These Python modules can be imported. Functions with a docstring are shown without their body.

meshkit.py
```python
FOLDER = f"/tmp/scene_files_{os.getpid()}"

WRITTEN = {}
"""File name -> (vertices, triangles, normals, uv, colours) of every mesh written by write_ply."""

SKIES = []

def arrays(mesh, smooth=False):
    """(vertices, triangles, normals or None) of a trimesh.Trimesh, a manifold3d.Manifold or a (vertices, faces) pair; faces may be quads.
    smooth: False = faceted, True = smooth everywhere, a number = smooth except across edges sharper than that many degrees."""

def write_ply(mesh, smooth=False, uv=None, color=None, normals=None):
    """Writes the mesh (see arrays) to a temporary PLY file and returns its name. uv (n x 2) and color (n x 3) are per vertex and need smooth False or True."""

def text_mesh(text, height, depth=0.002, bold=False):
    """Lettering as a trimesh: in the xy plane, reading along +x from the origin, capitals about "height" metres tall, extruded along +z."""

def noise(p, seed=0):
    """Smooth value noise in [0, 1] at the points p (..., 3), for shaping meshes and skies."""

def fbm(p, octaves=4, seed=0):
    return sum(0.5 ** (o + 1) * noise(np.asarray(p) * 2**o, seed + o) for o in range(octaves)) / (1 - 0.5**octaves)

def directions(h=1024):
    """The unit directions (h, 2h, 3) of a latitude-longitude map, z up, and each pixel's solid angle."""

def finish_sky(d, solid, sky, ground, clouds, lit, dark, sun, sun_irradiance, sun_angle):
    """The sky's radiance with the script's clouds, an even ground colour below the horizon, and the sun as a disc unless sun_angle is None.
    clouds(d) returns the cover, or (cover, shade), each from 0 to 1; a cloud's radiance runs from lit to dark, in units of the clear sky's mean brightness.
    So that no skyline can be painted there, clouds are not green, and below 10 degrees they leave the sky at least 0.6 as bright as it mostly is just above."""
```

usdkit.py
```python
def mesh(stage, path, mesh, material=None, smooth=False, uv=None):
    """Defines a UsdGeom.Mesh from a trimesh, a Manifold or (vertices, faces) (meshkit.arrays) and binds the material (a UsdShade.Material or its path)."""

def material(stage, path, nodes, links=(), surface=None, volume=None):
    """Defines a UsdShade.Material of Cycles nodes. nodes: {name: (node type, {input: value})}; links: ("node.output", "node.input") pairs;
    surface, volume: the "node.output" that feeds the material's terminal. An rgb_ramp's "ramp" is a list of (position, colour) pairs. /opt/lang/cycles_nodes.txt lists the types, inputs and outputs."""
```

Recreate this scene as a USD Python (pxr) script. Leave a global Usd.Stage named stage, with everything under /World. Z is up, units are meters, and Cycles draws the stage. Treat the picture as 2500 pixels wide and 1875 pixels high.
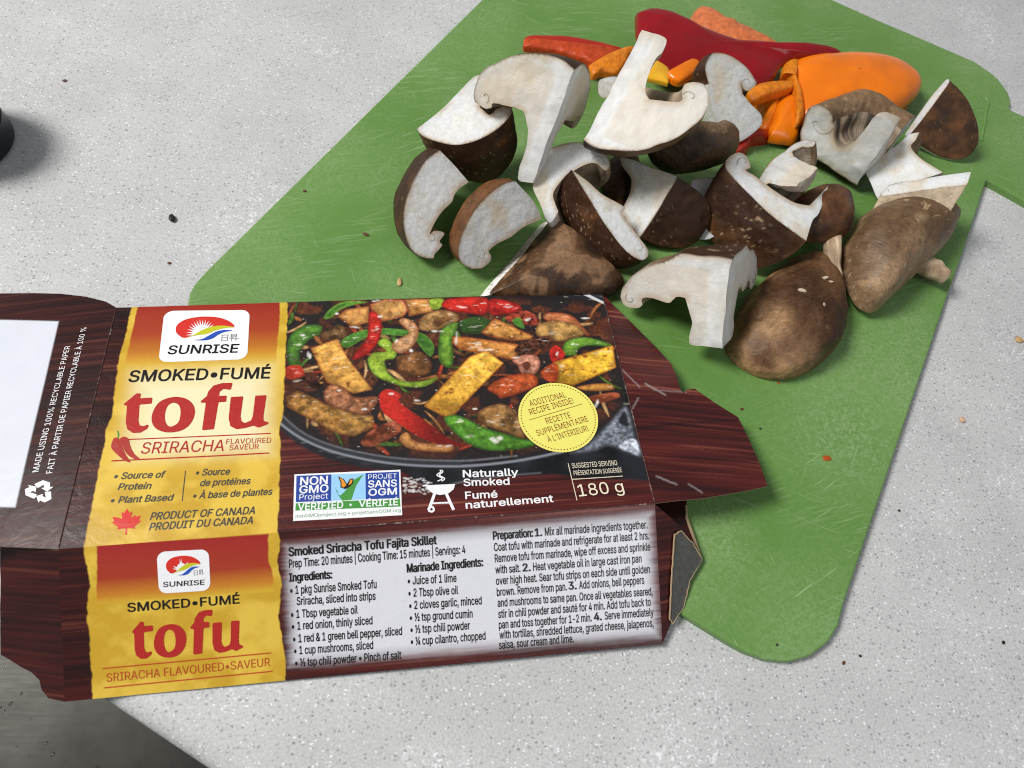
import math
import sys
import numpy as np
import trimesh
import shapely
from shapely import affinity
from shapely.geometry import Polygon, LineString, Point
from scipy.spatial import Delaunay
sys.path.insert(0, "/opt/lang")
import meshkit
import usdkit
from pxr import Usd, UsdGeom, UsdLux, UsdShade, Gf, Sdf, Vt

stage = Usd.Stage.CreateInMemory()
UsdGeom.SetStageUpAxis(stage, "Z")
UsdGeom.SetStageMetersPerUnit(stage, 1.0)
UsdGeom.Xform.Define(stage, "/World")
UsdGeom.Scope.Define(stage, "/World/Looks")

# ------------------------------------------------------------------ camera
# rows: the world's x, y, z axes in camera axes (right, down, forward); z is up, metres
MW = np.array([[0.9947, 0.0456, 0.0924], [0.0, -0.8968, 0.4424], [0.1030, -0.4400, -0.8921]])
MW = np.linalg.svd(MW)[0] @ np.linalg.svd(MW)[2]
CAM = np.array([0.0, 0.0, 0.1893])
FOC, CX, CY = 1700.0, 1250.0, 937.5          # for a 2500 x 1875 picture
cam = UsdGeom.Camera.Define(stage, "/World/camera")
r_, d_, f_ = MW[:, 0], MW[:, 1], MW[:, 2]
cam.AddTransformOp().Set(Gf.Matrix4d(*r_, 0, *(-d_), 0, *(-f_), 0, *CAM, 1))
cam.CreateHorizontalApertureAttr(36.0)
cam.CreateVerticalApertureAttr(27.0)
cam.CreateFocalLengthAttr(36.0 * FOC / 2500)
cam.CreateFStopAttr(24.0)
cam.CreateFocusDistanceAttr(0.205)
cam.CreateClippingRangeAttr(Gf.Vec2f(0.01, 100))
cam.CreateExposureAttr(0.08)

# ------------------------------------------------------------------ lamps of the kitchen
def look_at(prim, pos, target):
    z = np.array(pos, float) - target
    z /= np.linalg.norm(z)
    x = np.cross([0.0, 1.0, 0.0], z); x /= np.linalg.norm(x)
    y = np.cross(z, x)
    UsdGeom.Xformable(prim).AddTransformOp().Set(Gf.Matrix4d(*x, 0, *y, 0, *z, 0, *map(float, pos), 1))

def lamp(name, pos, target, w, h, intensity, color):
    l = UsdLux.RectLight.Define(stage, "/World/" + name)
    l.CreateWidthAttr(w); l.CreateHeightAttr(h); l.CreateIntensityAttr(intensity); l.CreateColorAttr(Gf.Vec3f(*color))
    look_at(l, pos, target)

lamp("ceiling_lamp", (-0.98, 0.24, 1.20), (0.02, 0.12, 0), 0.46, 0.46, 42.0, (1.0, 0.985, 0.96))
lamp("window_light", (0.50, -0.42, 0.75), (0.08, 0.0, 0), 0.6, 0.4, 2.2, (0.90, 0.95, 1.0))
dome = UsdLux.DomeLight.Define(stage, "/World/room_light")
usdkit.material(stage, "/World/Looks/room", {"b": ("background_shader", {"color": (0.95, 0.975, 1.0), "strength": 0.21})}, surface="b.background")
UsdShade.MaterialBindingAPI.Apply(dome.GetPrim()).Bind(UsdShade.Material.Get(stage, "/World/Looks/room"))

# ------------------------------------------------------------------ helpers
def ray(p):
    """World direction(s) through picture point(s) of the 2500 x 1875 photograph; one unit deep along the view."""
    p = np.asarray(p, float)
    c = np.stack([(p[..., 0] - CX) / FOC, (p[..., 1] - CY) / FOC, np.ones(p.shape[:-1])], -1)
    return c @ MW.T

def at(p, z=0.0):
    d = ray(p)
    t = (z - CAM[2]) / d[..., 2]
    return CAM + d * t[..., None]

def proj(P):
    q = (np.asarray(P, float) - CAM) @ MW
    return np.stack([q[..., 0] / q[..., 2] * FOC + CX, q[..., 1] / q[..., 2] * FOC + CY], -1)

def g(*pts):
    """2212-wide picture points to 2500-wide ones."""
    a = np.array(pts, float) * (2500 / 2212)
    return a[0] if len(pts) == 1 else a

def nrm(v):
    v = np.asarray(v, float)
    return v / np.linalg.norm(v)

used = {}
def path_for(name, parent):
    base = f"{parent}/{name}"
    k = used.get(base, 0)
    used[base] = k + 1
    return base if k == 0 else f"{base}_{k:03d}"

def tag(prim, label=None, category=None, group=None, kind=None):
    for k, v in (("label", label), ("category", category), ("group", group), ("kind", kind)):
        if v:
            prim.SetCustomDataByKey(k, v)

def thing(name, label, category, group=None, loc=(0, 0, 0)):
    x = UsdGeom.Xform.Define(stage, path_for(name, "/World"))
    x.AddTranslateOp().Set(Gf.Vec3d(*map(float, loc)))
    tag(x.GetPrim(), label, category, group)
    return x.GetPrim()

def obj(name, mesh, mat, parent=None, smooth=False, col=None, uv=None, loc=(0, 0, 0), **tags):
    """ONE Mesh prim under parent (or /World). Vertices come in world coordinates; loc is the parent's origin."""
    par = str(parent.GetPath()) if parent is not None else "/World"
    path = path_for(name, par)
    if not isinstance(mesh, tuple):
        mesh = (np.array(mesh.vertices), np.array(mesh.faces))
    v, f = mesh
    m = usdkit.mesh(stage, path, (np.asarray(v) - np.asarray(loc), f), M[mat], smooth=smooth, uv=uv)
    if col is not None:
        pv = UsdGeom.PrimvarsAPI(m).CreatePrimvar("Col", Sdf.ValueTypeNames.Color3fArray, "vertex")
        pv.Set(Vt.Vec3fArray.FromNumpy(np.clip(np.asarray(col), 0, 1).astype(np.float32)))
    m.CreateDoubleSidedAttr(True)
    tag(m.GetPrim(), **tags)
    return m.GetPrim()

def cat(meshes):
    n, vs, fs = 0, [], []
    for v, f in meshes:
        vs.append(v); fs.append(np.asarray(f) + n); n += len(v)
    return np.vstack(vs), np.vstack(fs)

def sm(e0, e1, x):
    t = np.clip((x - e0) / (e1 - e0), 0, 1)
    return t * t * (3 - 2 * t)

def mix(a, b, t):
    t = np.asarray(t)[..., None]
    return np.asarray(a) * (1 - t) + np.asarray(b) * t

def n2(u, v, seed=0, oct=3):
    return meshkit.fbm(np.stack([np.broadcast_to(u, np.broadcast(u, v).shape), np.broadcast_to(v, np.broadcast(u, v).shape), np.full(np.broadcast(u, v).shape, seed * 7.31 + 0.5)], -1), oct, seed)

def spline(pts, n=8, closed=True):
    p = np.asarray(pts, float)
    m = len(p)
    out = []
    for i in range(m if closed else m - 1):
        if closed:
            a, b, c, d = p[i - 1], p[i], p[(i + 1) % m], p[(i + 2) % m]
        else:
            a, b, c, d = p[max(i - 1, 0)], p[i], p[i + 1], p[min(i + 2, m - 1)]
        for t in np.linspace(0, 1, n, endpoint=False):
            out.append(0.5 * ((2 * b) + (c - a) * t + (2 * a - 5 * b + 4 * c - d) * t * t + (3 * b - a - 3 * c + d) * t ** 3))
    if not closed:
        out.append(p[-1])
    return np.array(out)

def fill(poly, step, edge=None):
    """Triangulates a shapely polygon with an even spread of inner points. Returns (points 2d, faces)."""
    edge = edge or step
    rings = [poly.exterior, *poly.interiors]
    pts = []
    for r in rings:
        L = r.length
        base = np.array(r.coords)[:-1]
        seg = shapely.segmentize(r, edge)
        pts.append(np.array(seg.coords)[:-1])
    bnd = np.vstack(pts)
    x0, y0, x1, y1 = poly.bounds
    gx, gy = np.meshgrid(np.arange(x0, x1, step), np.arange(y0, y1, step * 0.866))
    gx = gx + (np.arange(gx.shape[0]) % 2)[:, None] * step / 2
    inner = np.stack([gx.ravel(), gy.ravel()], -1)
    shrink = poly.buffer(-step * 0.45)
    if not shrink.is_empty:
        shapely.prepare(shrink)
        inner = inner[shapely.contains_xy(shrink, inner[:, 0], inner[:, 1])]
    else:
        inner = inner[:0]
    allp = np.vstack([bnd, inner])
    allp = np.unique(np.round(allp, 9), axis=0)
    tri = Delaunay(allp).simplices
    c = allp[tri].mean(1)
    shapely.prepare(poly)
    tri = tri[shapely.contains_xy(poly, c[:, 0], c[:, 1])]
    a, b, d = allp[tri[:, 0]], allp[tri[:, 1]], allp[tri[:, 2]]
    area = (b[:, 0] - a[:, 0]) * (d[:, 1] - a[:, 1]) - (b[:, 1] - a[:, 1]) * (d[:, 0] - a[:, 0])
    tri[area < 0] = tri[area < 0][:, ::-1]
    return allp, tri[np.abs(area) > 1e-14]

def line_dist(p, line):
    """Distance of points p (n,2) to the polyline (m,2)."""
    best = np.full(len(p), 1e9)
    for a, b in zip(line[:-1], line[1:]):
        ab = b - a
        t = np.clip(((p - a) @ ab) / max(ab @ ab, 1e-18), 0, 1)
        best = np.minimum(best, np.linalg.norm(p - a - t[:, None] * ab, axis=1))
    return best

# ------------------------------------------------------------------ materials
M = {}
def mat(name, nodes, links=(), surface="p.BSDF"):
    M[name] = usdkit.material(stage, "/World/Looks/" + name, nodes, links, surface=surface)

def simple(name, color, rough=0.5, spec=None, **kw):
    mat(name, {"p": ("principled_bsdf", {"base_color": color, "roughness": rough, **kw})})

# speckled quartz: dark, grey and white grains of various sizes in a pale body
mat("quartz", {
    "tc": ("texture_coordinate", {}),
    "dn": ("noise_texture", {"scale": 700.0, "detail": 1.0}),
    "dm": ("vector_math", {"math_type": "multiply_add", "vector2": (0.0012, 0.0012, 0.0012)}),
    "map": ("mapping", {"scale": (1.0, 1.35, 1.0)}),
    "v1": ("voronoi_texture", {"scale": 880.0, "feature": "f1"}),
    "s1": ("separate_color", {}),
    "r1": ("math", {"math_type": "less_than", "value2": 0.42}),
    "d1": ("map_range", {"from_min": 0.42, "from_max": 0.26, "to_min": 0.0, "to_max": 1.0, "clamp": True}),
    "m1": ("math", {"math_type": "multiply"}),
    "t1": ("map_range", {"from_min": 0.0, "from_max": 1.0, "to_min": 0.1, "to_max": 0.6, "clamp": True}),
    "m1b": ("math", {"math_type": "multiply"}),
    "v2": ("voronoi_texture", {"scale": 1050.0, "feature": "f1"}),
    "s2": ("separate_color", {}),
    "r2": ("math", {"math_type": "less_than", "value2": 0.13}),
    "d2": ("map_range", {"from_min": 0.40, "from_max": 0.2, "to_min": 0.0, "to_max": 0.6, "clamp": True}),
    "m2": ("math", {"math_type": "multiply"}),
    "big": ("noise_texture", {"scale": 28.0, "detail": 4.0, "roughness": 0.6}),
    "bigr": ("rgb_ramp", {"ramp": [(0.3, (0.475, 0.475, 0.474)), (0.62, (0.540, 0.540, 0.538)), (0.8, (0.60, 0.60, 0.598))]}),
    "fine": ("noise_texture", {"scale": 1500.0, "detail": 2.0}),
    "finer": ("rgb_ramp", {"ramp": [(0.3, (0.78, 0.78, 0.78)), (0.7, (1.08, 1.08, 1.08))]}),
    "mulf": ("mix_color", {"blend_type": "multiply", "fac": 0.8}),
    "mixd": ("mix_color", {"b": (0.12, 0.12, 0.125)}),
    "mixw": ("mix_color", {"b": (0.93, 0.94, 0.95)}),
    "cz": ("noise_texture", {"scale": 24.0, "detail": 2.0}), "czr": ("map_range", {"from_min": 0.52, "from_max": 0.66, "to_min": 0.0, "to_max": 1.0, "clamp": True}),
    "cf": ("noise_texture", {"scale": 520.0, "detail": 4.0, "roughness": 0.65, "distortion": 1.2}), "cfr": ("map_range", {"from_min": 0.54, "from_max": 0.66, "to_min": 0.0, "to_max": 0.6, "clamp": True}), "cm": ("math", {"math_type": "multiply"}),
    "mixc": ("mix_color", {"b": (0.90, 0.91, 0.93)}),
    "p": ("principled_bsdf", {"roughness": 0.28, "ior": 1.45}),
}, [("tc.object", "dn.vector"), ("dn.color", "dm.vector1"), ("tc.object", "dm.vector3"), ("dm.vector", "map.vector"), ("map.vector", "v1.vector"), ("map.vector", "v2.vector"),
    ("v1.color", "s1.color"), ("s1.r", "r1.value1"), ("v1.distance", "d1.value"), ("r1.value", "m1.value1"), ("d1.result", "m1.value2"), ("s1.g", "t1.value"), ("m1.value", "m1b.value1"), ("t1.result", "m1b.value2"),
    ("v2.color", "s2.color"), ("s2.r", "r2.value1"), ("v2.distance", "d2.value"), ("r2.value", "m2.value1"), ("d2.result", "m2.value2"),
    ("tc.object", "big.vector"), ("big.fac", "bigr.fac"), ("tc.object", "fine.vector"), ("fine.fac", "finer.fac"), ("bigr.color", "mulf.a"), ("finer.color", "mulf.b"),
    ("mulf.result", "mixd.a"), ("m1b.value", "mixd.fac"), ("mixd.result", "mixw.a"), ("m2.value", "mixw.fac"), ("tc.object", "cz.vector"), ("cz.fac", "czr.value"), ("tc.object", "cf.vector"), ("cf.fac", "cfr.value"), ("czr.result", "cm.value1"), ("cfr.result", "cm.value2"), ("mixw.result", "mixc.a"), ("cm.value", "mixc.fac"), ("mixc.result", "p.base_color")])

def board_material():
    nodes = {
        "tc": ("texture_coordinate", {}),
        "base": ("noise_texture", {"scale": 16.0, "detail": 3.0}),
        "basr": ("rgb_ramp", {"ramp": [(0.3, (0.092, 0.205, 0.038)), (0.7, (0.124, 0.248, 0.054))]}),
        "zone": ("noise_texture", {"scale": 15.0, "detail": 3.0, "roughness": 0.55}),
        "zr": ("map_range", {"from_min": 0.40, "from_max": 0.66, "to_min": 0.12, "to_max": 0.8, "clamp": True}),
        "fine": ("noise_texture", {"scale": 900.0, "detail": 3.0, "roughness": 0.7, "distortion": 1.0}),
        "fr": ("map_range", {"from_min": 0.40, "from_max": 0.75, "to_min": 0.12, "to_max": 0.75, "clamp": True}),
        "f0": ("math", {"math_type": "multiply"}),
        "p": ("principled_bsdf", {"ior": 1.45}),
        "cm": ("mix_color", {"b": (0.36, 0.49, 0.27)}),
        "rr": ("map_range", {"from_min": 0.0, "from_max": 0.7, "to_min": 0.33, "to_max": 0.55, "clamp": True}),
        "bp": ("bump", {"strength": 0.25, "distance": 0.0004}),
    }
    links = [("tc.object", "base.vector"), ("base.fac", "basr.fac"), ("tc.object", "zone.vector"), ("zone.fac", "zr.value"), ("tc.object", "fine.vector"), ("fine.fac", "fr.value"),
             ("zr.result", "f0.value1"), ("fr.result", "f0.value2")]
    last = "f0.value"
    for k, (ang, sc, thr, wgt) in enumerate([(0.35, 420, 0.66, 0.75), (-0.55, 380, 0.68, 0.6), (1.25, 420, 0.69, 0.55), (0.05, 300, 0.70, 0.7), (-1.1, 460, 0.70, 0.5), (-0.22, 620, 0.56, 0.34), (-0.36, 560, 0.58, 0.30)]):
        nodes[f"vr{k}"] = ("vector_rotate", {"rotate_type": "z_axis", "angle": ang})
        nodes[f"mp{k}"] = ("mapping", {"scale": (0.045, 1.0, 1.0), "location": (k * 3.1, k * 1.7, 0)})
        nodes[f"sn{k}"] = ("noise_texture", {"scale": float(sc * 3), "detail": 2.0, "roughness": 0.5})
        nodes[f"sr{k}"] = ("map_range", {"from_min": thr, "from_max": thr + 0.07, "to_min": 0.0, "to_max": wgt, "clamp": True})
        nodes[f"sz{k}"] = ("noise_texture", {"scale": 11.0 + 3 * k, "detail": 2.0})
        nodes[f"szr{k}"] = ("map_range", {"from_min": 0.46, "from_max": 0.62, "to_min": 0.03, "to_max": 1.0, "clamp": True})
        nodes[f"sm{k}"] = ("math", {"math_type": "multiply"})
        nodes[f"mx{k}"] = ("math", {"math_type": "maximum"})
        links += [("tc.object", f"vr{k}.vector"), (f"vr{k}.vector", f"mp{k}.vector"), (f"mp{k}.vector", f"sn{k}.vector"), (f"sn{k}.fac", f"sr{k}.value"), (f"vr{k}.vector", f"sz{k}.vector"), (f"sz{k}.fac", f"szr{k}.value"),
                  (f"sr{k}.result", f"sm{k}.value1"), (f"szr{k}.result", f"sm{k}.value2"), (last, f"mx{k}.value1"), (f"sm{k}.value", f"mx{k}.value2")]
        last = f"mx{k}.value"
    nodes["wd"] = ("vector_math", {"math_type": "distance", "vector2": tuple(map(float, at(np.array([2068.0, 1050.0]), 0.003)))})
    nodes["wr"] = ("map_range", {"from_min": 0.036, "from_max": 0.006, "to_min": 0.0, "to_max": 1.0, "clamp": True})
    nodes["wn"] = ("noise_texture", {"scale": 700.0, "detail": 5.0, "roughness": 0.7, "distortion": 0.7})
    nodes["wnr"] = ("map_range", {"from_min": 0.40, "from_max": 0.70, "to_min": 0.0, "to_max": 0.55, "clamp": True})
    nodes["wm"] = ("math", {"math_type": "multiply"}); nodes["wx"] = ("math", {"math_type": "maximum"})
    links += [("tc.object", "wd.vector1"), ("wd.value", "wr.value"), ("tc.object", "wn.vector"), ("wn.fac", "wnr.value"), ("wr.result", "wm.value1"), ("wnr.result", "wm.value2"), (last, "wx.value1"), ("wm.value", "wx.value2")]
    last = "wx.value"
    links += [("basr.color", "cm.a"), (last, "cm.fac"), ("cm.result", "p.base_color"), (last, "rr.value"), ("rr.result", "p.roughness"), (last, "bp.height"), ("bp.normal", "p.normal")]
    mat("board_plastic", nodes, links)
board_material()

mat("brushed_steel", {
    "tc": ("texture_coordinate", {}), "mp": ("mapping", {"scale": (3.0, 30.0, 3.0), "rotation": (0, 0, 0.6)}),
    "n": ("noise_texture", {"scale": 30.0, "detail": 4.0}), "r": ("map_range", {"from_min": 0.3, "from_max": 0.7, "to_min": 0.34, "to_max": 0.40, "clamp": True}),
    "s": ("noise_texture", {"scale": 45.0, "detail": 5.0, "roughness": 0.7}), "sr": ("rgb_ramp", {"ramp": [(0.3, (0.016, 0.0155, 0.014)), (0.7, (0.026, 0.0255, 0.023))]}),
    "p": ("principled_bsdf", {"metallic": 1.0})},
    [("tc.object", "mp.vector"), ("mp.vector", "n.vector"), ("n.fac", "r.value"), ("r.result", "p.roughness"), ("tc.object", "s.vector"), ("s.fac", "sr.fac"), ("sr.color", "p.base_color")])

# printed card: colour from the print laid down on the vertices, a light varnish, tiny creases
mat("printed_card", {
    "a": ("attribute", {"attribute": "Col"}), "tc": ("texture_coordinate", {}),
    "n": ("noise_texture", {"scale": 210.0, "detail": 5.0, "roughness": 0.62, "distortion": 0.6}), "b": ("bump", {"strength": 0.22, "distance": 0.0006}),
    "p": ("principled_bsdf", {"roughness": 0.30, "ior": 1.45, "coat_weight": 0.0, "coat_roughness": 0.22})},
    [("a.color", "p.base_color"), ("tc.object", "n.vector"), ("n.fac", "b.height"), ("b.normal", "p.normal")])
mat("printed_flap", {
    "a": ("attribute", {"attribute": "Col"}), "tc": ("texture_coordinate", {}),
    "n": ("noise_texture", {"scale": 160.0, "detail": 6.0, "roughness": 0.5, "distortion": 0.8}), "b": ("bump", {"strength": 0.14, "distance": 0.0007}),
    "p": ("principled_bsdf", {"roughness": 0.27, "ior": 1.45, "coat_weight": 0.0, "coat_roughness": 0.15})},
    [("a.color", "p.base_color"), ("tc.object", "n.vector"), ("n.fac", "b.height"), ("b.normal", "p.normal")])
mat("card_grey", {
    "tc": ("texture_coordinate", {}), "n": ("noise_texture", {"scale": 700.0, "detail": 4.0}),
    "r": ("rgb_ramp", {"ramp": [(0.3, (0.065, 0.066, 0.058)), (0.7, (0.10, 0.10, 0.088))]}), "p": ("principled_bsdf", {"roughness": 0.85})},
    [("tc.object", "n.vector"), ("n.fac", "r.fac"), ("r.color", "p.base_color")])
simple("card_edge", (0.38, 0.27, 0.16), 0.85)

mat("card_crease", {"tc": ("texture_coordinate", {}), "n": ("noise_texture", {"scale": 500.0, "detail": 4.0, "roughness": 0.7}), "r": ("rgb_ramp", {"ramp": [(0.55, (0.06, 0.016, 0.014)), (0.70, (0.42, 0.34, 0.28))]}), "p": ("principled_bsdf", {"roughness": 0.5})}, [("tc.object", "n.vector"), ("n.fac", "r.fac"), ("r.color", "p.base_color")])
INK = {}
def ink(name, color):
    mat(name, {"tc": ("texture_coordinate", {}), "n": ("noise_texture", {"scale": 210.0, "detail": 5.0, "roughness": 0.62, "distortion": 0.6}), "b": ("bump", {"strength": 0.22, "distance": 0.0006}),
               "p": ("principled_bsdf", {"base_color": color, "roughness": 0.30, "ior": 1.45})},
        [("tc.object", "n.vector"), ("n.fac", "b.height"), ("b.normal", "p.normal")])
for nm, c in dict(ink_black=(0.012, 0.010, 0.010), ink_red=(0.40, 0.022, 0.018), ink_white=(0.80, 0.80, 0.82), ink_brown=(0.22, 0.045, 0.01), ink_rust=(0.45, 0.07, 0.02), ink_blue=(0.02, 0.08, 0.42),
                  ink_lime=(0.50, 0.52, 0.02), ink_bright_red=(0.60, 0.03, 0.02), ink_cream=(0.80, 0.72, 0.55), ink_grey_green=(0.25, 0.38, 0.25), ink_navy=(0.025, 0.06, 0.30), ink_sky=(0.30, 0.55, 0.80),
                  ink_green=(0.06, 0.27, 0.05), ink_orange=(0.75, 0.28, 0.03), ink_sticker=(0.78, 0.72, 0.16), ink_charcoal=(0.05, 0.05, 0.05), ink_chili=(0.38, 0.035, 0.025)).items():
    ink(nm, c)

# mushroom looks (the colour layers are laid on the vertices; fine fibres and pits come from noise)
mat("mushroom_skin", {
    "a": ("attribute", {"attribute": "Col"}), "tc": ("texture_coordinate", {}),
    "mp": ("mapping", {"scale": (70.0, 20.0, 1.0)}), "n": ("noise_texture", {"scale": 1.0, "detail": 4.0, "roughness": 0.65, "distortion": 0.5}),
    "nr": ("rgb_ramp", {"ramp": [(0.3, (0.45, 0.42, 0.40)), (0.68, (1.45, 1.45, 1.45))]}), "m": ("mix_color", {"blend_type": "multiply", "fac": 0.55, "use_clamp": False}),
    "n3": ("noise_texture", {"scale": 420.0, "detail": 5.0, "roughness": 0.7}), "nr3": ("rgb_ramp", {"ramp": [(0.35, (0.6, 0.58, 0.55)), (0.66, (1.35, 1.35, 1.35))]}), "m3": ("mix_color", {"blend_type": "multiply", "fac": 0.7, "use_clamp": False}),
    "add": ("math", {"math_type": "add"}), "rr": ("map_range", {"from_min": 0.35, "from_max": 0.65, "to_min": 0.38, "to_max": 0.62, "clamp": True}),
    "b": ("bump", {"strength": 0.35, "distance": 0.0006}), "p": ("principled_bsdf", {"roughness": 0.48, "ior": 1.42})},
    [("tc.UV", "mp.vector"), ("mp.vector", "n.vector"), ("n.fac", "nr.fac"), ("a.color", "m.a"), ("nr.color", "m.b"), ("tc.object", "n3.vector"), ("n3.fac", "nr3.fac"), ("m.result", "m3.a"), ("nr3.color", "m3.b"), ("m3.result", "p.base_color"),
     ("n.fac", "add.value1"), ("n3.fac", "add.value2"), ("n3.fac", "rr.value"), ("rr.result", "p.roughness"), ("add.value", "b.height"), ("b.normal", "p.normal")])
mat("mushroom_flesh", {
    "a": ("attribute", {"attribute": "Col"}), "tc": ("texture_coordinate", {}),
    "n": ("noise_texture", {"scale": 330.0, "detail": 5.0, "roughness": 0.6, "distortion": 0.4}), "b": ("bump", {"strength": 0.5, "distance": 0.0008}),
    "p": ("principled_bsdf", {"roughness": 0.62, "ior": 1.4, "subsurface_weight": 0.4, "subsurface_scale": 0.002, "subsurface_radius": (1.0, 0.8, 0.6)})},
    [("a.color", "p.base_color"), ("tc.object", "n.vector"), ("n.fac", "b.height"), ("b.normal", "p.normal")])
mat("mushroom_gill", {
    "a": ("attribute", {"attribute": "Col"}), "tc": ("texture_coordinate", {}),
    "mp": ("mapping", {"scale": (95.0, 5.0, 1.0)}), "n": ("noise_texture", {"scale": 1.0, "detail": 3.0}), "nr": ("rgb_ramp", {"ramp": [(0.32, (0.5, 0.47, 0.44)), (0.66, (1.25, 1.25, 1.25))]}),
    "m": ("mix_color", {"blend_type": "multiply", "fac": 0.7, "use_clamp": False}), "b": ("bump", {"strength": 0.6, "distance": 0.0012}), "p": ("principled_bsdf", {"roughness": 0.75})},
    [("tc.UV", "mp.vector"), ("mp.vector", "n.vector"), ("n.fac", "nr.fac"), ("a.color", "m.a"), ("nr.color", "m.b"), ("m.result", "p.base_color"), ("n.fac", "b.height"), ("b.normal", "p.normal")])

def pepper_mats(name, skin, flesh):
    mat(name + "_skin", {"tc": ("texture_coordinate", {}), "n": ("noise_texture", {"scale": 60.0, "detail": 2.0}), "r": ("rgb_ramp", {"ramp": [(0.3, tuple(0.8 * c for c in skin)), (0.7, tuple(min(1.12 * c, 1) for c in skin))]}),
                         "n2": ("noise_texture", {"scale": 160.0, "detail": 3.0}), "b": ("bump", {"strength": 0.12, "distance": 0.001}),
                         "p": ("principled_bsdf", {"roughness": 0.26, "ior": 1.45, "coat_weight": 0.15, "coat_roughness": 0.12, "subsurface_weight": 0.15, "subsurface_scale": 0.002})},
        [("tc.object", "n.vector"), ("n.fac", "r.fac"), ("r.color", "p.base_color"), ("tc.object", "n2.vector"), ("n2.fac", "b.height"), ("b.normal", "p.normal")])
    mat(name + "_flesh", {"tc": ("texture_coordinate", {}), "n": ("noise_texture", {"scale": 420.0, "detail": 4.0, "roughness": 0.65}), "r": ("rgb_ramp", {"ramp": [(0.3, tuple(0.7 * c for c in flesh)), (0.7, tuple(min(1.25 * c, 1) for c in flesh))]}),
                          "b": ("bump", {"strength": 0.6, "distance": 0.001}), "p": ("principled_bsdf", {"roughness": 0.3, "ior": 1.4, "subsurface_weight": 0.2, "subsurface_scale": 0.002})},
        [("tc.object", "n.vector"), ("n.fac", "r.fac"), ("r.color", "p.base_color"), ("n.fac", "b.height"), ("b.normal", "p.normal")])
pepper_mats("red_pepper", (0.24, 0.002, 0.006), (0.42, 0.035, 0.012))
pepper_mats("scarlet_pepper", (0.42, 0.018, 0.006), (0.5, 0.06, 0.015))
pepper_mats("orange_pepper", (0.85, 0.19, 0.003), (0.70, 0.20, 0.012))
pepper_mats("yellow_pepper", (0.80, 0.40, 0.02), (0.75, 0.38, 0.03))
pepper_mats("pale_pepper", (0.40, 0.05, 0.01), (0.62, 0.17, 0.06))

simple("dark_plastic", (0.010, 0.012, 0.018), 0.35)
simple("seed_black", (0.012, 0.010, 0.008), 0.5)
simple("seed_tan", (0.48, 0.30, 0.12), 0.5)
simple("crumb_brown", (0.10, 0.035, 0.012), 0.6)
simple("crumb_orange", (0.38, 0.07, 0.01), 0.3)
simple("crumb_pale", (0.55, 0.36, 0.22), 0.6)
mat("water", {"p": ("principled_bsdf", {"base_color": (1, 1, 1), "roughness": 0.02, "ior": 1.33, "transmission_weight": 1.0})})

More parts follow.
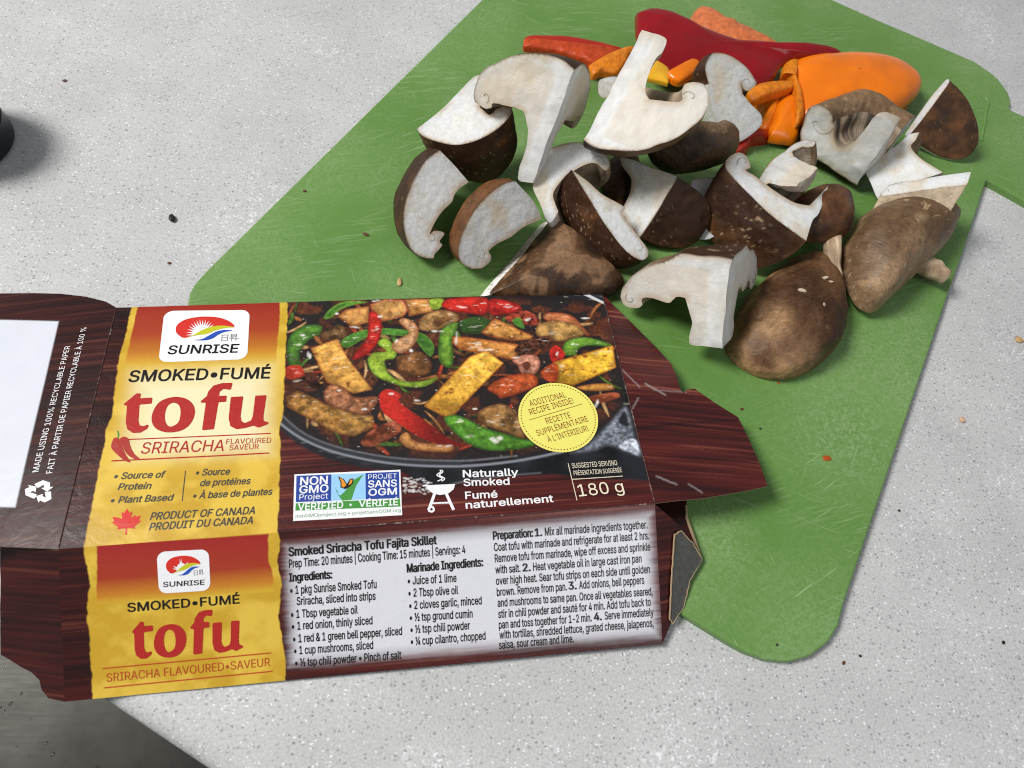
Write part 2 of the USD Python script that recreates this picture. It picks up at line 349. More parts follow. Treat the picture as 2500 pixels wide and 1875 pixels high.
# ------------------------------------------------------------------ counter and sink
BOARD_Z = 0.003
e0, e1 = at(np.array([316.0, 1706.0]))[:2], at(np.array([570.0, 1875.0]))[:2]
ed = nrm(e1 - e0)                                # along the sink's edge, towards the viewer
en = np.array([-ed[1], ed[0]])                   # away from the sink, over the counter
if en @ (np.array([0.1, 0.1]) - e0) < 0:
    en = -en
RND, THK = 0.006, 0.03
prof = [(1.6, 0.0)] + [(RND - RND * math.sin(a), -RND + RND * math.cos(a)) for a in np.linspace(0, math.pi / 2, 9)] + [(0.0, -THK + 0.002), (0.002, -THK), (1.6, -THK)]
o3 = np.array([*e0, 0.0]) - np.array([*en, 0]) * (RND * 0.6)
verts, faces = [], []
for s in (-1.2, 1.2):
    for a, z in prof:
        verts.append(o3 + s * np.array([*ed, 0]) + a * np.array([*en, 0]) + [0, 0, z])
n = len(prof)
for i in range(n):
    j = (i + 1) % n
    faces += [[i, j, n + j], [i, n + j, n + i]]
for k in range(1, n - 1):
    faces += [[0, k, k + 1], [n, n + k + 1, n + k]]
mesh = trimesh.Trimesh(np.array(verts), np.array(faces), process=False)
mesh.fix_normals()
obj("countertop", mesh, "quartz", smooth=35, kind="structure", label="pale grey speckled quartz countertop with rounded edge at the sink")

SINK_Z = -0.055
sx = thing("sink_basin", "dark brushed steel sink basin below the counter's edge", "sink")
def slab2(poly_world, z0, z1):
    m = trimesh.creation.extrude_polygon(poly_world, z1 - z0, engine="earcut")
    m.apply_translation([0, 0, z0])
    return m
P2 = lambda s, a: tuple(e0 + s * ed + a * en)
obj("basin_floor", slab2(Polygon([P2(-0.6, 0.02), P2(0.6, 0.02), P2(0.6, -0.5), P2(-0.6, -0.5)]), SINK_Z - 0.002, SINK_Z), "brushed_steel", sx)
obj("basin_wall", slab2(Polygon([P2(-0.6, 0.02), P2(0.6, 0.02), P2(0.6, 0.022), P2(-0.6, 0.022)]), SINK_Z + 0.0005, -THK - 0.0005), "brushed_steel", sx)

# ------------------------------------------------------------------ cutting board
K5 = lambda x, y: (1400 + x / 1.659, 700 + y / 1.659)
K6 = lambda x, y: (2100 + x / 3.0175, 50 + y / 3.0175)
left_e = [(508, 655), (1174, 0)]
tl = (1447, -268)
bl = [(492, 672), (474, 692), (462, 715), (457, 740), (462, 762), (478, 782), (500, 797)]
out_px = [*[K5(*p) for p in [(430, 1320), (640, 1450), (700, 1482), (780, 1512), (870, 1521), (960, 1497), (1035, 1440), (1075, 1375), (1100, 1280)]],
          (2322, 700), (2358, 600), (2400, 470), K6(932, 1182), K6(945, 1176), K6(1000, 1205), K6(1207, 1320), (2590, 540), (2590, 325), K6(1207, 700), K6(1120, 662), K6(1108, 650),
          K6(1112, 590), K6(1095, 530), K6(1060, 480), K6(1020, 430), K6(980, 392), K6(850, 302), K6(500, 150), K6(150, 2), (1800, -105), (1500, -243), (1447, -262), (1405, -235), (1174, 0), (508, 655), *bl]
out_w = at(np.array(out_px, float), BOARD_Z)[:, :2]
board_poly = Polygon(out_w).buffer(0)
def bevel_plate(poly, z0, z1, b, steps=4):
    """Plate with a rounded top edge: rings of shrinking outline, top filled."""
    ring = np.array(shapely.segmentize(poly.exterior, 0.004).coords)[:-1]
    if Polygon(ring).exterior.is_ccw is False:
        ring = ring[::-1]
    nx = np.roll(ring, -1, 0) - np.roll(ring, 1, 0)
    nn = np.stack([-nx[:, 1], nx[:, 0]], -1); nn /= np.linalg.norm(nn, axis=1, keepdims=True)
    levels = [(0, z0), (0, z1 - b)] + [(b * (1 - math.cos(a)), z1 - b + b * math.sin(a)) for a in np.linspace(0, math.pi / 2, steps + 1)[1:]]
    V = np.vstack([np.column_stack([ring + nn * i, np.full(len(ring), z)]) for i, z in levels])
    m, F = len(ring), []
    idx = np.arange(m)
    for k in range(len(levels) - 1):
        a, b_ = k * m + idx, k * m + (idx + 1) % m
        F.append(np.stack([a, b_, b_ + m], 1)); F.append(np.stack([a, b_ + m, a + m], 1))
    top = V[(len(levels) - 1) * m:]
    import mapbox_earcut as me
    t = me.triangulate_float64(top[:, :2].copy(), np.array([m], np.uint32)).reshape(-1, 3).astype(int)
    F.append(t + (len(levels) - 1) * m); F.append(t[:, ::-1])
    return V, np.vstack(F)
bd = thing("cutting_board", "green plastic cutting board with rounded corners and side handle, scratched", "cutting board")
obj("board", bevel_plate(board_poly, 0.0, BOARD_Z, 0.0009), "board_plastic", bd, smooth=40)
def tube(pts, r, seg=8, cap=True, radii=None, flat=1.0):
    pts = np.asarray(pts, float)
    tg = np.gradient(pts, axis=0); tg /= np.linalg.norm(tg, axis=1, keepdims=True)
    up = np.array([0, 0, 1.0])
    V, rr = [], (np.full(len(pts), r) if radii is None else np.asarray(radii))
    for p, t, q in zip(pts, tg, rr):
        s = np.cross(t, up); s = s / max(np.linalg.norm(s), 1e-9); u = np.cross(s, t)
        for a in np.linspace(0, 2 * math.pi, seg, endpoint=False):
            V.append(p + q * (math.cos(a) * s + math.sin(a) * u * flat))
    V, F, m = np.array(V), [], len(pts)
    for i in range(m - 1):
        for k in range(seg):
            a, b = i * seg + k, i * seg + (k + 1) % seg
            F += [[a, b, b + seg], [a, b + seg, a + seg]]
    if cap:
        for k in range(1, seg - 1):
            F += [[0, k + 1, k], [(m - 1) * seg, (m - 1) * seg + k, (m - 1) * seg + k + 1]]
    return V, np.array(F)
rim_px = spline([K6(700, 475), K6(800, 515), K6(900, 560), K6(938, 590), K6(942, 620), K6(925, 680), (2404, 300), (2395, 345)], 6, closed=False)
obj("raised_rim", tube(at(rim_px, BOARD_Z - 0.0001), 0.00055, 8), "board_plastic", bd, smooth=60)
rim2 = spline([(2405, 300), (2406, 370), (2403, 430), (2360, 560)], 5, closed=False)

# dark bottle base at the far left
bo = thing("dark_bottle", "dark bottle base standing on the counter at its left", "bottle")
bc = at(np.array([-92.0, 352.0]))[:2]
pr = np.array([[0.0, 0.0], [0.0150, 0.0], [0.0162, 0.0012], [0.0162, 0.0090], [0.0158, 0.0094], [0.0158, 0.0100], [0.0162, 0.0104], [0.0160, 0.016], [0.0150, 0.022], [0.0132, 0.026], [0.0, 0.0265]])
m = trimesh.creation.revolve(pr, sections=64); m.apply_translation([*bc, 0.0])
obj("base", m, "dark_plastic", bo, smooth=40)
# ------------------------------------------------------------------ the opened carton
K1 = lambda *p: np.array(p, float) / 2.676 + [0, 680]
K2 = lambda *p: np.array(p, float) / 2.212 + [650, 680]
K3 = lambda *p: np.array(p, float) / 2.4575 + [0, 1200]
K4 = lambda *p: np.array(p, float) / 2.011 + [650, 1230]
TLc, TRc, CRc, CLc, BRc, BLc = (np.array(p) for p in [(-0.0964, 0.1091, 0.0072), (0.0477, 0.1244, 0.0071), (0.0555, 0.0526, 0.0167), (-0.0887, 0.0374, 0.0162), (0.0587, 0.0194, 0.0022), (-0.0856, 0.0054, 0.0006)])

class Panel:
    """A sheet of card given by a corner and two edges; u, v in millimetres from the corner (u along the crease, v towards the viewer)."""
    def __init__(self, tl, tr, br, bl):
        self.q = [np.asarray(p, float) for p in (tl, tr, br, bl)]
        self.w = (np.linalg.norm(self.q[1] - self.q[0]) + np.linalg.norm(self.q[2] - self.q[3])) * 500
        self.h = (np.linalg.norm(self.q[3] - self.q[0]) + np.linalg.norm(self.q[2] - self.q[1])) * 500
        self.n = nrm(np.cross(self.q[1] - self.q[0], self.q[0] - self.q[3]))
        if self.n[2] < 0:
            self.n = -self.n
        self.seed = 0
        self.amp = 0.00045
    def wave(self, u, v):
        e = np.minimum(np.minimum(u, self.w - u), np.minimum(v, self.h - v))
        return (meshkit.noise(np.stack([u / 34, v / 26, np.full(np.shape(u), self.seed + 0.5)], -1), self.seed) - 0.5) * 2 * self.amp * sm(0, 8, e)
    def pt(self, u, v, off=0.0):
        u, v = np.asarray(u, float), np.asarray(v, float)
        a, b = (u / self.w)[..., None], (v / self.h)[..., None]
        p = (1 - a) * (1 - b) * self.q[0] + a * (1 - b) * self.q[1] + a * b * self.q[2] + (1 - a) * b * self.q[3]
        return p + (self.wave(u, v) + off)[..., None] * self.n
    def uv(self, px):
        px = np.atleast_2d(np.asarray(px, float))
        p = np.tile([self.w / 2, self.h / 2], (len(px), 1))
        for _ in range(12):
            f0 = proj(self.pt(p[:, 0], p[:, 1])); e = 0.05
            fu = (proj(self.pt(p[:, 0] + e, p[:, 1])) - f0) / e
            fv = (proj(self.pt(p[:, 0], p[:, 1] + e)) - f0) / e
            r = px - f0
            det = fu[:, 0] * fv[:, 1] - fu[:, 1] * fv[:, 0]
            du = (r[:, 0] * fv[:, 1] - r[:, 1] * fv[:, 0]) / det
            dv = (fu[:, 0] * r[:, 1] - fu[:, 1] * r[:, 0]) / det
            p = p + np.clip(np.stack([du, dv], -1), -40, 40)
        return p

front, side = Panel(TLc, TRc, CRc, CLc), Panel(CLc, CRc, BRc, BLc)
side.seed = 3
box = thing("tofu_carton", "opened dark red and yellow tofu carton with torn flaps, lying over the board's corner", "food carton")

def wood(u, v, seed=0):
    """Printed dark red wood grain running along u (mm)."""
    s = n2(u / 60, v / 0.36, seed, 2) * 0.55 + n2(u / 22, v / 0.95, seed + 1, 2) * 0.45
    big = n2(u / 45, v / 7.0, seed + 2, 3)
    c = mix((0.022, 0.006, 0.006), (0.115, 0.016, 0.013), sm(0.3, 0.72, s * 0.6 + big * 0.4))
    return mix(c, (0.24, 0.085, 0.055), 0.7 * sm(0.56, 0.72, s) * sm(0.3, 0.7, big))

class Paint:
    """Print on a sheet: colours of the points (u, v), laid down shape by shape with a soft printed edge."""
    def __init__(self, u, v, col):
        self.p, self.c = np.stack([u, v], -1), np.array(col, float)
    def mask(self, poly, soft):
        poly = np.asarray(poly, float)
        lo, hi = poly.min(0) - soft, poly.max(0) + soft
        k = np.nonzero(((self.p > lo) & (self.p < hi)).all(1))[0]
        if not len(k):
            return k, np.zeros(0), np.zeros(0)
        q = self.p[k]
        P = Polygon(poly); shapely.prepare(P)
        d = line_dist(q, np.vstack([poly, poly[:1]])) * np.where(shapely.contains_xy(P, q[:, 0], q[:, 1]), 1, -1)
        return k, np.clip(d / soft * 0.5 + 0.5, 0, 1), d
    def fill(self, poly, col, soft=0.14, op=1.0):
        k, m, d = self.mask(poly, soft)
        if len(k):
            c = col(self.p[k, 0], self.p[k, 1], d) if callable(col) else np.asarray(col)
            self.c[k] = mix(self.c[k], c, m * op)
    def stroke(self, line, width, col, soft=0.14, op=1.0):
        line = np.asarray(line, float)
        r = width / 2 + soft
        k = np.nonzero(((self.p > line.min(0) - r) & (self.p < line.max(0) + r)).all(1))[0]
        d = width / 2 - line_dist(self.p[k], line)
        m = np.clip(d / soft * 0.5 + 0.5, 0, 1) * op
        self.c[k] = mix(self.c[k], np.asarray(col), m)

def sheet_grid(panel, step):
    nu, nv = int(panel.w / step) + 1, int(panel.h / step) + 1
    U, V = np.meshgrid(np.linspace(0, panel.w, nu), np.linspace(0, panel.h, nv))
    idx = np.arange(nu * nv).reshape(nv, nu)
    a, b, c, d = idx[:-1, :-1].ravel(), idx[:-1, 1:].ravel(), idx[1:, 1:].ravel(), idx[1:, :-1].ravel()
    F = np.vstack([np.stack([a, d, c], 1), np.stack([a, c, b], 1)])
    return U.ravel(), V.ravel(), F

def card_back(panel, poly_mm, name, parent, step=3.0, mat_="card_grey", t=0.00045):
    """The body of the card behind a printed sheet, with its bare cut edge."""
    p, f = fill(poly_mm, step)
    a = panel.pt(p[:, 0], p[:, 1], -0.00012)
    b = panel.pt(p[:, 0], p[:, 1], -t)
    n = len(p)
    e = np.vstack([f[:, [0, 1]], f[:, [1, 2]], f[:, [2, 0]]])
    key = {(i, j) for i, j in map(tuple, e)}
    rim = np.array([(i, j) for i, j in key if (j, i) not in key])
    F = np.vstack([f, f[:, ::-1] + n, np.stack([rim[:, 1], rim[:, 0], rim[:, 0] + n], 1), np.stack([rim[:, 1], rim[:, 0] + n, rim[:, 1] + n], 1)])
    return obj(name, (np.vstack([a, b]), F), mat_, parent, smooth=30)

def letters(panel, parent, text, p0, p1, cap_px, mat_, bold=False, shear=0.0, off=0.00007, name="lettering", heavy=0.0):
    """One printed line: baseline from picture point p0 to p1, capitals cap_px tall there."""
    a, b = panel.uv([p0, p1])
    ex = nrm(b - a); ey = np.array([ex[1], -ex[0]])
    nn = nrm([p1[0] - p0[0], p1[1] - p0[1]]); perp = np.array([nn[1], -nn[0]])
    mid = (np.asarray(p0) + p1) / 2
    c0, c1 = panel.uv([mid, mid + perp * cap_px])
    if (c1 - c0) @ ey < 0:
        ey = -ey
    cap = abs((c1 - c0) @ ey)
    t = meshkit.text_mesh(text, 1.0, 0.01, bold)
    top = np.abs(t.face_normals[:, 2] - 1) < 0.01
    top &= t.triangles_center[:, 2] > 0.009
    t.update_faces(top); t.remove_unreferenced_vertices(); t.merge_vertices()
    x = t.vertices[:, 0] - t.vertices[:, 0].min(); y = t.vertices[:, 1]
    W = x.max()
    x = x * (np.linalg.norm(b - a) / W); y = y * cap
    x = x + shear * y
    q = a + x[:, None] * ex + y[:, None] * ey
    v, f = panel.pt(q[:, 0], q[:, 1], off), np.array(t.faces)
    if heavy:
        q2 = q + ex * heavy
        v, f = cat([(v, f), (panel.pt(q2[:, 0], q2[:, 1], off + 0.00001), f)])
    return obj(name, (v, f), mat_, parent)

def printed(panel, parent, poly_mm, mat_, off=0.00005, name="printed_mark", step=1.5):
    parts = []
    for gm in (getattr(poly_mm, "geoms", None) or [poly_mm]):
        if gm.area < 1e-4:
            continue
        p, f = fill(gm, step)
        parts.append((panel.pt(p[:, 0], p[:, 1], off), f[:, ::-1]))
    return obj(name, cat(parts), mat_, parent)

def mark(panel, parent, px, mat_, off=0.00005, name="printed_mark", smooth_=False):
    pts = panel.uv(px)
    if smooth_:
        pts = spline(pts, 6)
    return printed(panel, parent, Polygon(pts).buffer(0), mat_, off, name)

def rule(panel, parent, px, w_mm, mat_, off=0.00005):
    return printed(panel, parent, LineString(panel.uv(px)).buffer(w_mm / 2, cap_style="flat"), mat_, off, "printed_rule")

def torn(points, seed, amp=0.35, n=160):
    """A ragged line through the points (mm)."""
    L = LineString(points)
    s = np.linspace(0, L.length, n)
    p = np.array([L.interpolate(t).coords[0] for t in s])
    w = (meshkit.fbm(np.stack([s / 1.6, np.full(n, seed + 0.5), np.zeros(n)], -1), 3, seed) - 0.5) * 2 * amp
    p[:, 0] += w
    return p

def gradient_block(P, poly, y0, y1, stops):
    P.fill(poly, lambda u, v, d: np.stack([np.interp((v - y0) / (y1 - y0), [s[0] for s in stops], [s[1][k] for s in stops]) for k in range(3)], -1))

YEL = (0.68, 0.42, 0.028)
def paper(u, v, d):
    t = n2(u / 6, v / 5, 21, 4)
    return mix((0.53, 0.32, 0.025), (0.68, 0.46, 0.06), sm(0.3, 0.7, t))

# ---- front sheet
STEP = 0.15
U, V, F = sheet_grid(front, STEP)
P = Paint(U, V, wood(U, V, 4))
P.c *= mix((0.42,) * 3, (1.0,) * 3, sm(40, 60, V))[:, :1] if False else 1.0
yl = torn(front.uv(K1((862, 170), (830, 330), (770, 560), (735, 880), (690, 1000), (690, 1060), (640, 1260), (600, 1500), (545, 1760))), 1)
yr = torn(front.uv(K1((1873, 140), (1880, 220), (1862, 560), (1850, 880), (1822, 1010), (1835, 1080), (1822, 1400), (1810, 1760))), 2)
# the printed picture of the skillet (all flat print): shapes in sheet millimetres, laid over one another
def fpoly(*pts, n=6, sharp=False):
    q = front.uv(K2(*pts))
    return q if sharp else spline(q, n)
def tone(c, var=0.35, fs=2.0, seed=0, edge=None, ed=1.2, spots=0.0):
    c = np.asarray(c, float)
    def f(u, v, d):
        t = n2(u / fs, v / fs, seed, 4)
        k = mix(c * (1 - var), np.minimum(c * (1 + var), 1), sm(0.3, 0.7, t))
        if edge is not None:
            k = mix(k, np.asarray(edge, float), 0.85 * sm(ed, 0.0, d))
        if spots:
            s_ = n2(u / 1.5, v / 1.3, seed + 7, 4)
            k = mix(k, np.array([0.26, 0.075, 0.012]), spots * 0.8 * sm(0.55, 0.72, s_))
            k = mix(k, np.array([0.10, 0.025, 0.008]), 0.7 * sm(0.68, 0.76, s_))
            k = k * mix((0.72, 0.62, 0.5), (1.12, 1.12, 1.1), sm(u.min(), u.max(), u + 0.6 * (v.max() - v)))
        tv = (v - v.min()) / max(np.ptp(v), 1e-6)
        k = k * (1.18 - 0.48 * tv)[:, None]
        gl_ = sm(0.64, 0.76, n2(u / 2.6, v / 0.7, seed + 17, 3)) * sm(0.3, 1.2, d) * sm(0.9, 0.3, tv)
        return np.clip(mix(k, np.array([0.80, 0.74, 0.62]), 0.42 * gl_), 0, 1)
    return f
right_edge = front.w
pan_bottom = [(60, 800), (180, 905), (330, 975), (520, 1022), (730, 1042), (840, 1110), (930, 1128), (1060, 1100), (1240, 1072), (1420, 1062), (1560, 1058), (1680, 1075), (1850, 1080), (2035, 1092), (2200, 1100), (2200, 60), (60, 60)]
P.fill(fpoly(*pan_bottom, sharp=True), tone((0.014, 0.016, 0.020), 0.5, 8, 1), 0.5)
inner_pan = [(60, 720), (200, 850), (400, 930), (700, 985), (1050, 1000), (1350, 970), (1600, 920), (1800, 810), (1930, 690), (1900, 300), (1840, 120), (60, 100)]
P.fill(fpoly(*inner_pan), lambda u, v, d: mix((0.016, 0.012, 0.012), mix((0.09, 0.022, 0.010), (0.17, 0.06, 0.02), sm(0.5, 0.75, n2(u / 1.3, v / 1.3, 32, 3))), 0.75 * sm(0.46, 0.62, n2(u / 4, v / 3, 31, 4)) * sm(0, 5, d)), 0.6)
for line, w_, c_, o_ in (([(60, 770), (200, 868), (400, 945), (700, 1000), (1050, 1013), (1350, 985), (1600, 935)], 0.5, (0.30, 0.32, 0.36), 0.9), ([(60, 715), (200, 835), (400, 915), (700, 970), (1050, 985), (1350, 958)], 0.35, (0.20, 0.21, 0.24), 0.7),
                         ([(820, 1108), (930, 1125), (1060, 1098), (1240, 1070), (1480, 1050)], 0.3, (0.18, 0.19, 0.21), 0.6), ([(60, 745), (200, 850), (400, 930), (700, 985), (1050, 1000)], 0.9, (0.03, 0.033, 0.04), 0.9)):
    P.stroke(fpoly(*line)[:-40] if False else spline(front.uv(K2(*line)), 6, closed=False), w_, c_, 0.35, o_)
# metal handle at the right
P.fill(fpoly((1640, 945), (1740, 890), (1850, 780), (1945, 690), (1990, 840), (2030, 960), (1940, 940), (1850, 905), (1760, 935)), tone((0.16, 0.175, 0.21), 0.5, 0.8, 5, edge=(0.05, 0.05, 0.06)), 0.4)
P.fill(fpoly((1900, 770), (1935, 715), (1960, 790), (1940, 800)), (0.015, 0.016, 0.02), 0.4)
P.fill(fpoly((1905, 905), (1960, 870), (2000, 880), (2015, 950), (1960, 935)), tone((0.5, 0.53, 0.6), 0.5, 1.0, 6), 0.4)
GRN, LIME, RED, TOF, GOLD, BRN = (0.05, 0.15, 0.02), (0.25, 0.36, 0.035), (0.42, 0.018, 0.012), (0.44, 0.21, 0.06), (0.60, 0.33, 0.045), (0.20, 0.095, 0.035)
items = [
    ([(310, 215), (345, 165), (420, 125), (545, 126), (470, 142), (400, 168), (350, 212)], GRN, dict(seed=2, edge=(0.12, 0.25, 0.03))),
    ([(385, 205), (430, 168), (555, 150), (552, 238), (462, 262)], TOF, dict(seed=3, edge=(0.22, 0.07, 0.02), spots=0.6)),
    ([(745, 112), (885, 108), (907, 178), (770, 206)], TOF, dict(seed=4, edge=(0.22, 0.06, 0.02), spots=0.6)),
    ([(560, 140), (640, 112), (742, 116), (767, 170), (742, 205), (620, 236), (575, 192)], (0.42, 0.22, 0.07), dict(seed=5, edge=(0.30, 0.06, 0.04), spots=0.7)),
    ([(880, 115), (955, 112), (945, 155), (900, 166)], LIME, dict(seed=6)),
    ([(945, 142), (1000, 106), (1190, 106), (1186, 190), (1080, 186), (990, 172)], RED, dict(seed=7, edge=(0.22, 0.008, 0.006))),
    ([(1210, 112), (1320, 125), (1378, 155), (1350, 182), (1215, 196)], (0.36, 0.014, 0.012), dict(seed=8, edge=(0.2, 0.008, 0.006))),
    ([(1290, 210), (1400, 172), (1480, 225), (1440, 255), (1340, 240)], (0.20, 0.03, 0.015), dict(seed=9, var=0.7, fs=1.0)),
    ([(1040, 235), (1150, 205), (1230, 250), (1160, 295), (1060, 290)], (0.025, 0.06, 0.012), dict(seed=10)),
    ([(820, 250), (850, 200), (935, 170), (1020, 186), (1040, 222), (1000, 250), (925, 280), (840, 282)], (0.32, 0.17, 0.06), dict(seed=11, edge=(0.12, 0.05, 0.015), var=0.45)),
    ([(900, 230), (960, 205), (1005, 215), (960, 240), (925, 265)], (0.13, 0.055, 0.018), dict(seed=12)),
    ([(1500, 218), (1520, 185), (1640, 196), (1712, 262), (1742, 312), (1600, 255)], (0.36, 0.12, 0.045), dict(seed=13, edge=(0.2, 0.04, 0.015))),
    ([(1160, 292), (1232, 214), (1442, 310), (1430, 330), (1330, 336), (1200, 312)], (0.50, 0.24, 0.06), dict(seed=14, edge=(0.24, 0.05, 0.015), spots=0.5)),
    ([(1455, 290), (1475, 246), (1560, 230), (1670, 250), (1716, 300), (1642, 330), (1560, 340), (1482, 322)], (0.36, 0.20, 0.06), dict(seed=15, edge=(0.14, 0.06, 0.018), var=0.45)),
    ([(1330, 225), (1370, 212), (1395, 270), (1350, 255)], GRN, dict(seed=16)),
    ([(110, 400), (130, 310), (200, 255), (296, 255), (290, 300), (240, 322), (180, 400), (190, 500), (130, 475)], (0.07, 0.18, 0.022), dict(seed=17, edge=(0.025, 0.07, 0.012), ed=2)),
    ([(300, 300), (390, 250), (440, 290), (400, 330), (320, 330)], (0.10, 0.05, 0.02), dict(seed=18, var=0.6)),
    ([(400, 342), (480, 292), (600, 270), (740, 276), (850, 300), (905, 360), (890, 420), (850, 390), (800, 332), (700, 306), (560, 310), (440, 372)], GRN, dict(seed=19, edge=(0.10, 0.22, 0.03), ed=0.5)),
    ([(560, 182), (600, 190), (625, 260), (600, 350), (540, 412), (470, 440), (480, 400), (540, 330), (552, 250)], (0.40, 0.02, 0.014), dict(seed=20, edge=(0.2, 0.008, 0.006))),
    ([(700, 430), (742, 408), (830, 395), (890, 450), (880, 512), (800, 530), (720, 502)], (0.18, 0.075, 0.025), dict(seed=21, edge=(0.06, 0.025, 0.01), var=0.5)),
    ([(548, 440), (580, 402), (650, 392), (602, 350), (650, 320), (702, 392), (690, 432), (640, 442), (660, 510), (722, 550), (830, 556), (930, 532), (860, 582), (740, 582), (620, 542), (568, 500)], LIME, dict(seed=22, edge=(0.10, 0.20, 0.02), ed=0.8)),
    ([(680, 352), (740, 312), (772, 290), (718, 232), (745, 214), (802, 240), (822, 292), (800, 352), (740, 402), (692, 392)], (0.48, 0.25, 0.12), dict(seed=23, edge=(0.25, 0.09, 0.03), var=0.4, fs=1.2)),
    ([(240, 376), (385, 325), (440, 430), (576, 600), (470, 622), (330, 562), (305, 520)], (0.52, 0.27, 0.06), dict(seed=24, edge=(0.26, 0.08, 0.02), spots=0.5, ed=0.7)),
    ([(930, 362), (950, 272), (1030, 236), (1024, 290), (1004, 332), (1010, 440), (990, 482), (940, 452)], (0.12, 0.24, 0.025), dict(seed=25, edge=(0.03, 0.09, 0.012), ed=1.5)),
    ([(1005, 312), (1100, 318), (1360, 356), (1366, 392), (1340, 442), (1040, 382), (1006, 350)], (0.46, 0.19, 0.045), dict(seed=26, edge=(0.24, 0.05, 0.012), spots=0.5)),
    ([(1340, 380), (1450, 320), (1530, 310), (1540, 350), (1450, 390), (1380, 410)], (0.06, 0.02, 0.012), dict(seed=27, var=0.8, fs=0.8)),
    ([(850, 690), (1100, 420), (1190, 390), (1282, 456), (990, 756), (968, 750)], GOLD, dict(seed=28, edge=(0.36, 0.12, 0.015), spots=0.8, ed=0.8)),
    ([(1600, 400), (1620, 340), (1720, 317), (1850, 350), (1850, 366), (1740, 360), (1682, 382), (1670, 412), (1620, 416)], (0.14, 0.28, 0.03), dict(seed=29, edge=(0.04, 0.12, 0.015))),
    ([(1530, 402), (1560, 360), (1612, 402), (1590, 442), (1548, 452)], RED, dict(seed=30)),
    ([(1330, 440), (1392, 412), (1462, 420), (1478, 472), (1440, 522), (1380, 512), (1358, 470)], (0.45, 0.20, 0.13), dict(seed=31, edge=(0.24, 0.07, 0.04), fs=1.0)),
    ([(1380, 462), (1412, 448), (1430, 470), (1405, 496)], (0.12, 0.03, 0.015), dict(seed=32)),
    ([(1485, 500), (1560, 448), (1700, 410), (1872, 360), (1888, 480), (1660, 578), (1560, 562)], (0.60, 0.34, 0.03), dict(seed=33, edge=(0.34, 0.11, 0.012), spots=0.9, ed=0.8)),
    ([(1485, 502), (1556, 455), (1580, 500), (1562, 562), (1502, 542)], (0.34, 0.05, 0.012), dict(seed=34)),
    ([(1195, 590), (1290, 530), (1432, 515), (1458, 580), (1280, 646), (1245, 628)], (0.36, 0.065, 0.018), dict(seed=35, edge=(0.18, 0.025, 0.008), fs=1.4)),
    ([(1680, 586), (1790, 568), (1862, 572), (1872, 600), (1740, 606)], (0.52, 0.25, 0.05), dict(seed=36, edge=(0.24, 0.07, 0.015))),
    ([(1745, 640), (1880, 615), (1905, 640), (1800, 672)], (0.22, 0.05, 0.02), dict(seed=37)),
    ([(105, 480), (180, 470), (206, 520), (150, 546), (105, 532)], (0.38, 0.03, 0.015), dict(seed=38)),
    ([(110, 640), (170, 600), (330, 680), (580, 742), (580, 802), (480, 852), (388, 842), (200, 742), (108, 690)], (0.28, 0.14, 0.035), dict(seed=39, edge=(0.10, 0.04, 0.012), var=0.6, spots=0.6)),
    ([(310, 622), (350, 570), (420, 590), (480, 642), (602, 640), (560, 722), (480, 732), (340, 682)], (0.30, 0.12, 0.055), dict(seed=40, edge=(0.12, 0.035, 0.015), var=0.5, fs=1.2)),
    ([(510, 880), (600, 800), (715, 770), (722, 830), (640, 880), (560, 910)], (0.18, 0.045, 0.02), dict(seed=41, var=0.6)),
    ([(610, 632), (660, 597), (726, 630), (722, 672), (880, 782), (1000, 872), (1090, 902), (960, 902), (820, 852), (700, 772), (630, 722)], lambda u, v, d: mix((0.42, 0.02, 0.014), (0.12, 0.008, 0.006), sm(78, 90, u)), None),
    ([(960, 762), (1040, 740), (1200, 812), (1462, 890), (1250, 932), (1090, 892)], (0.07, 0.20, 0.02), dict(seed=42, edge=(0.02, 0.07, 0.01))),
    ([(1140, 732), (1200, 690), (1290, 680), (1370, 752), (1392, 862), (1300, 832), (1180, 792)], (0.22, 0.11, 0.035), dict(seed=43, edge=(0.10, 0.045, 0.015), var=0.6)),
    ([(720, 862), (760, 830), (812, 882), (1000, 902), (990, 936), (860, 932), (760, 912)], (0.42, 0.19, 0.06), dict(seed=44, edge=(0.2, 0.07, 0.02))),
    ([(100, 560), (240, 530), (300, 590), (200, 610)], (0.06, 0.02, 0.012), dict(seed=45, var=0.8)),
]
rb = np.random.default_rng(21)
ipoly = Polygon(front.uv(K2(*inner_pan))).buffer(-3.0); shapely.prepare(ipoly)
x0_, y0_, x1_, y1_ = ipoly.bounds
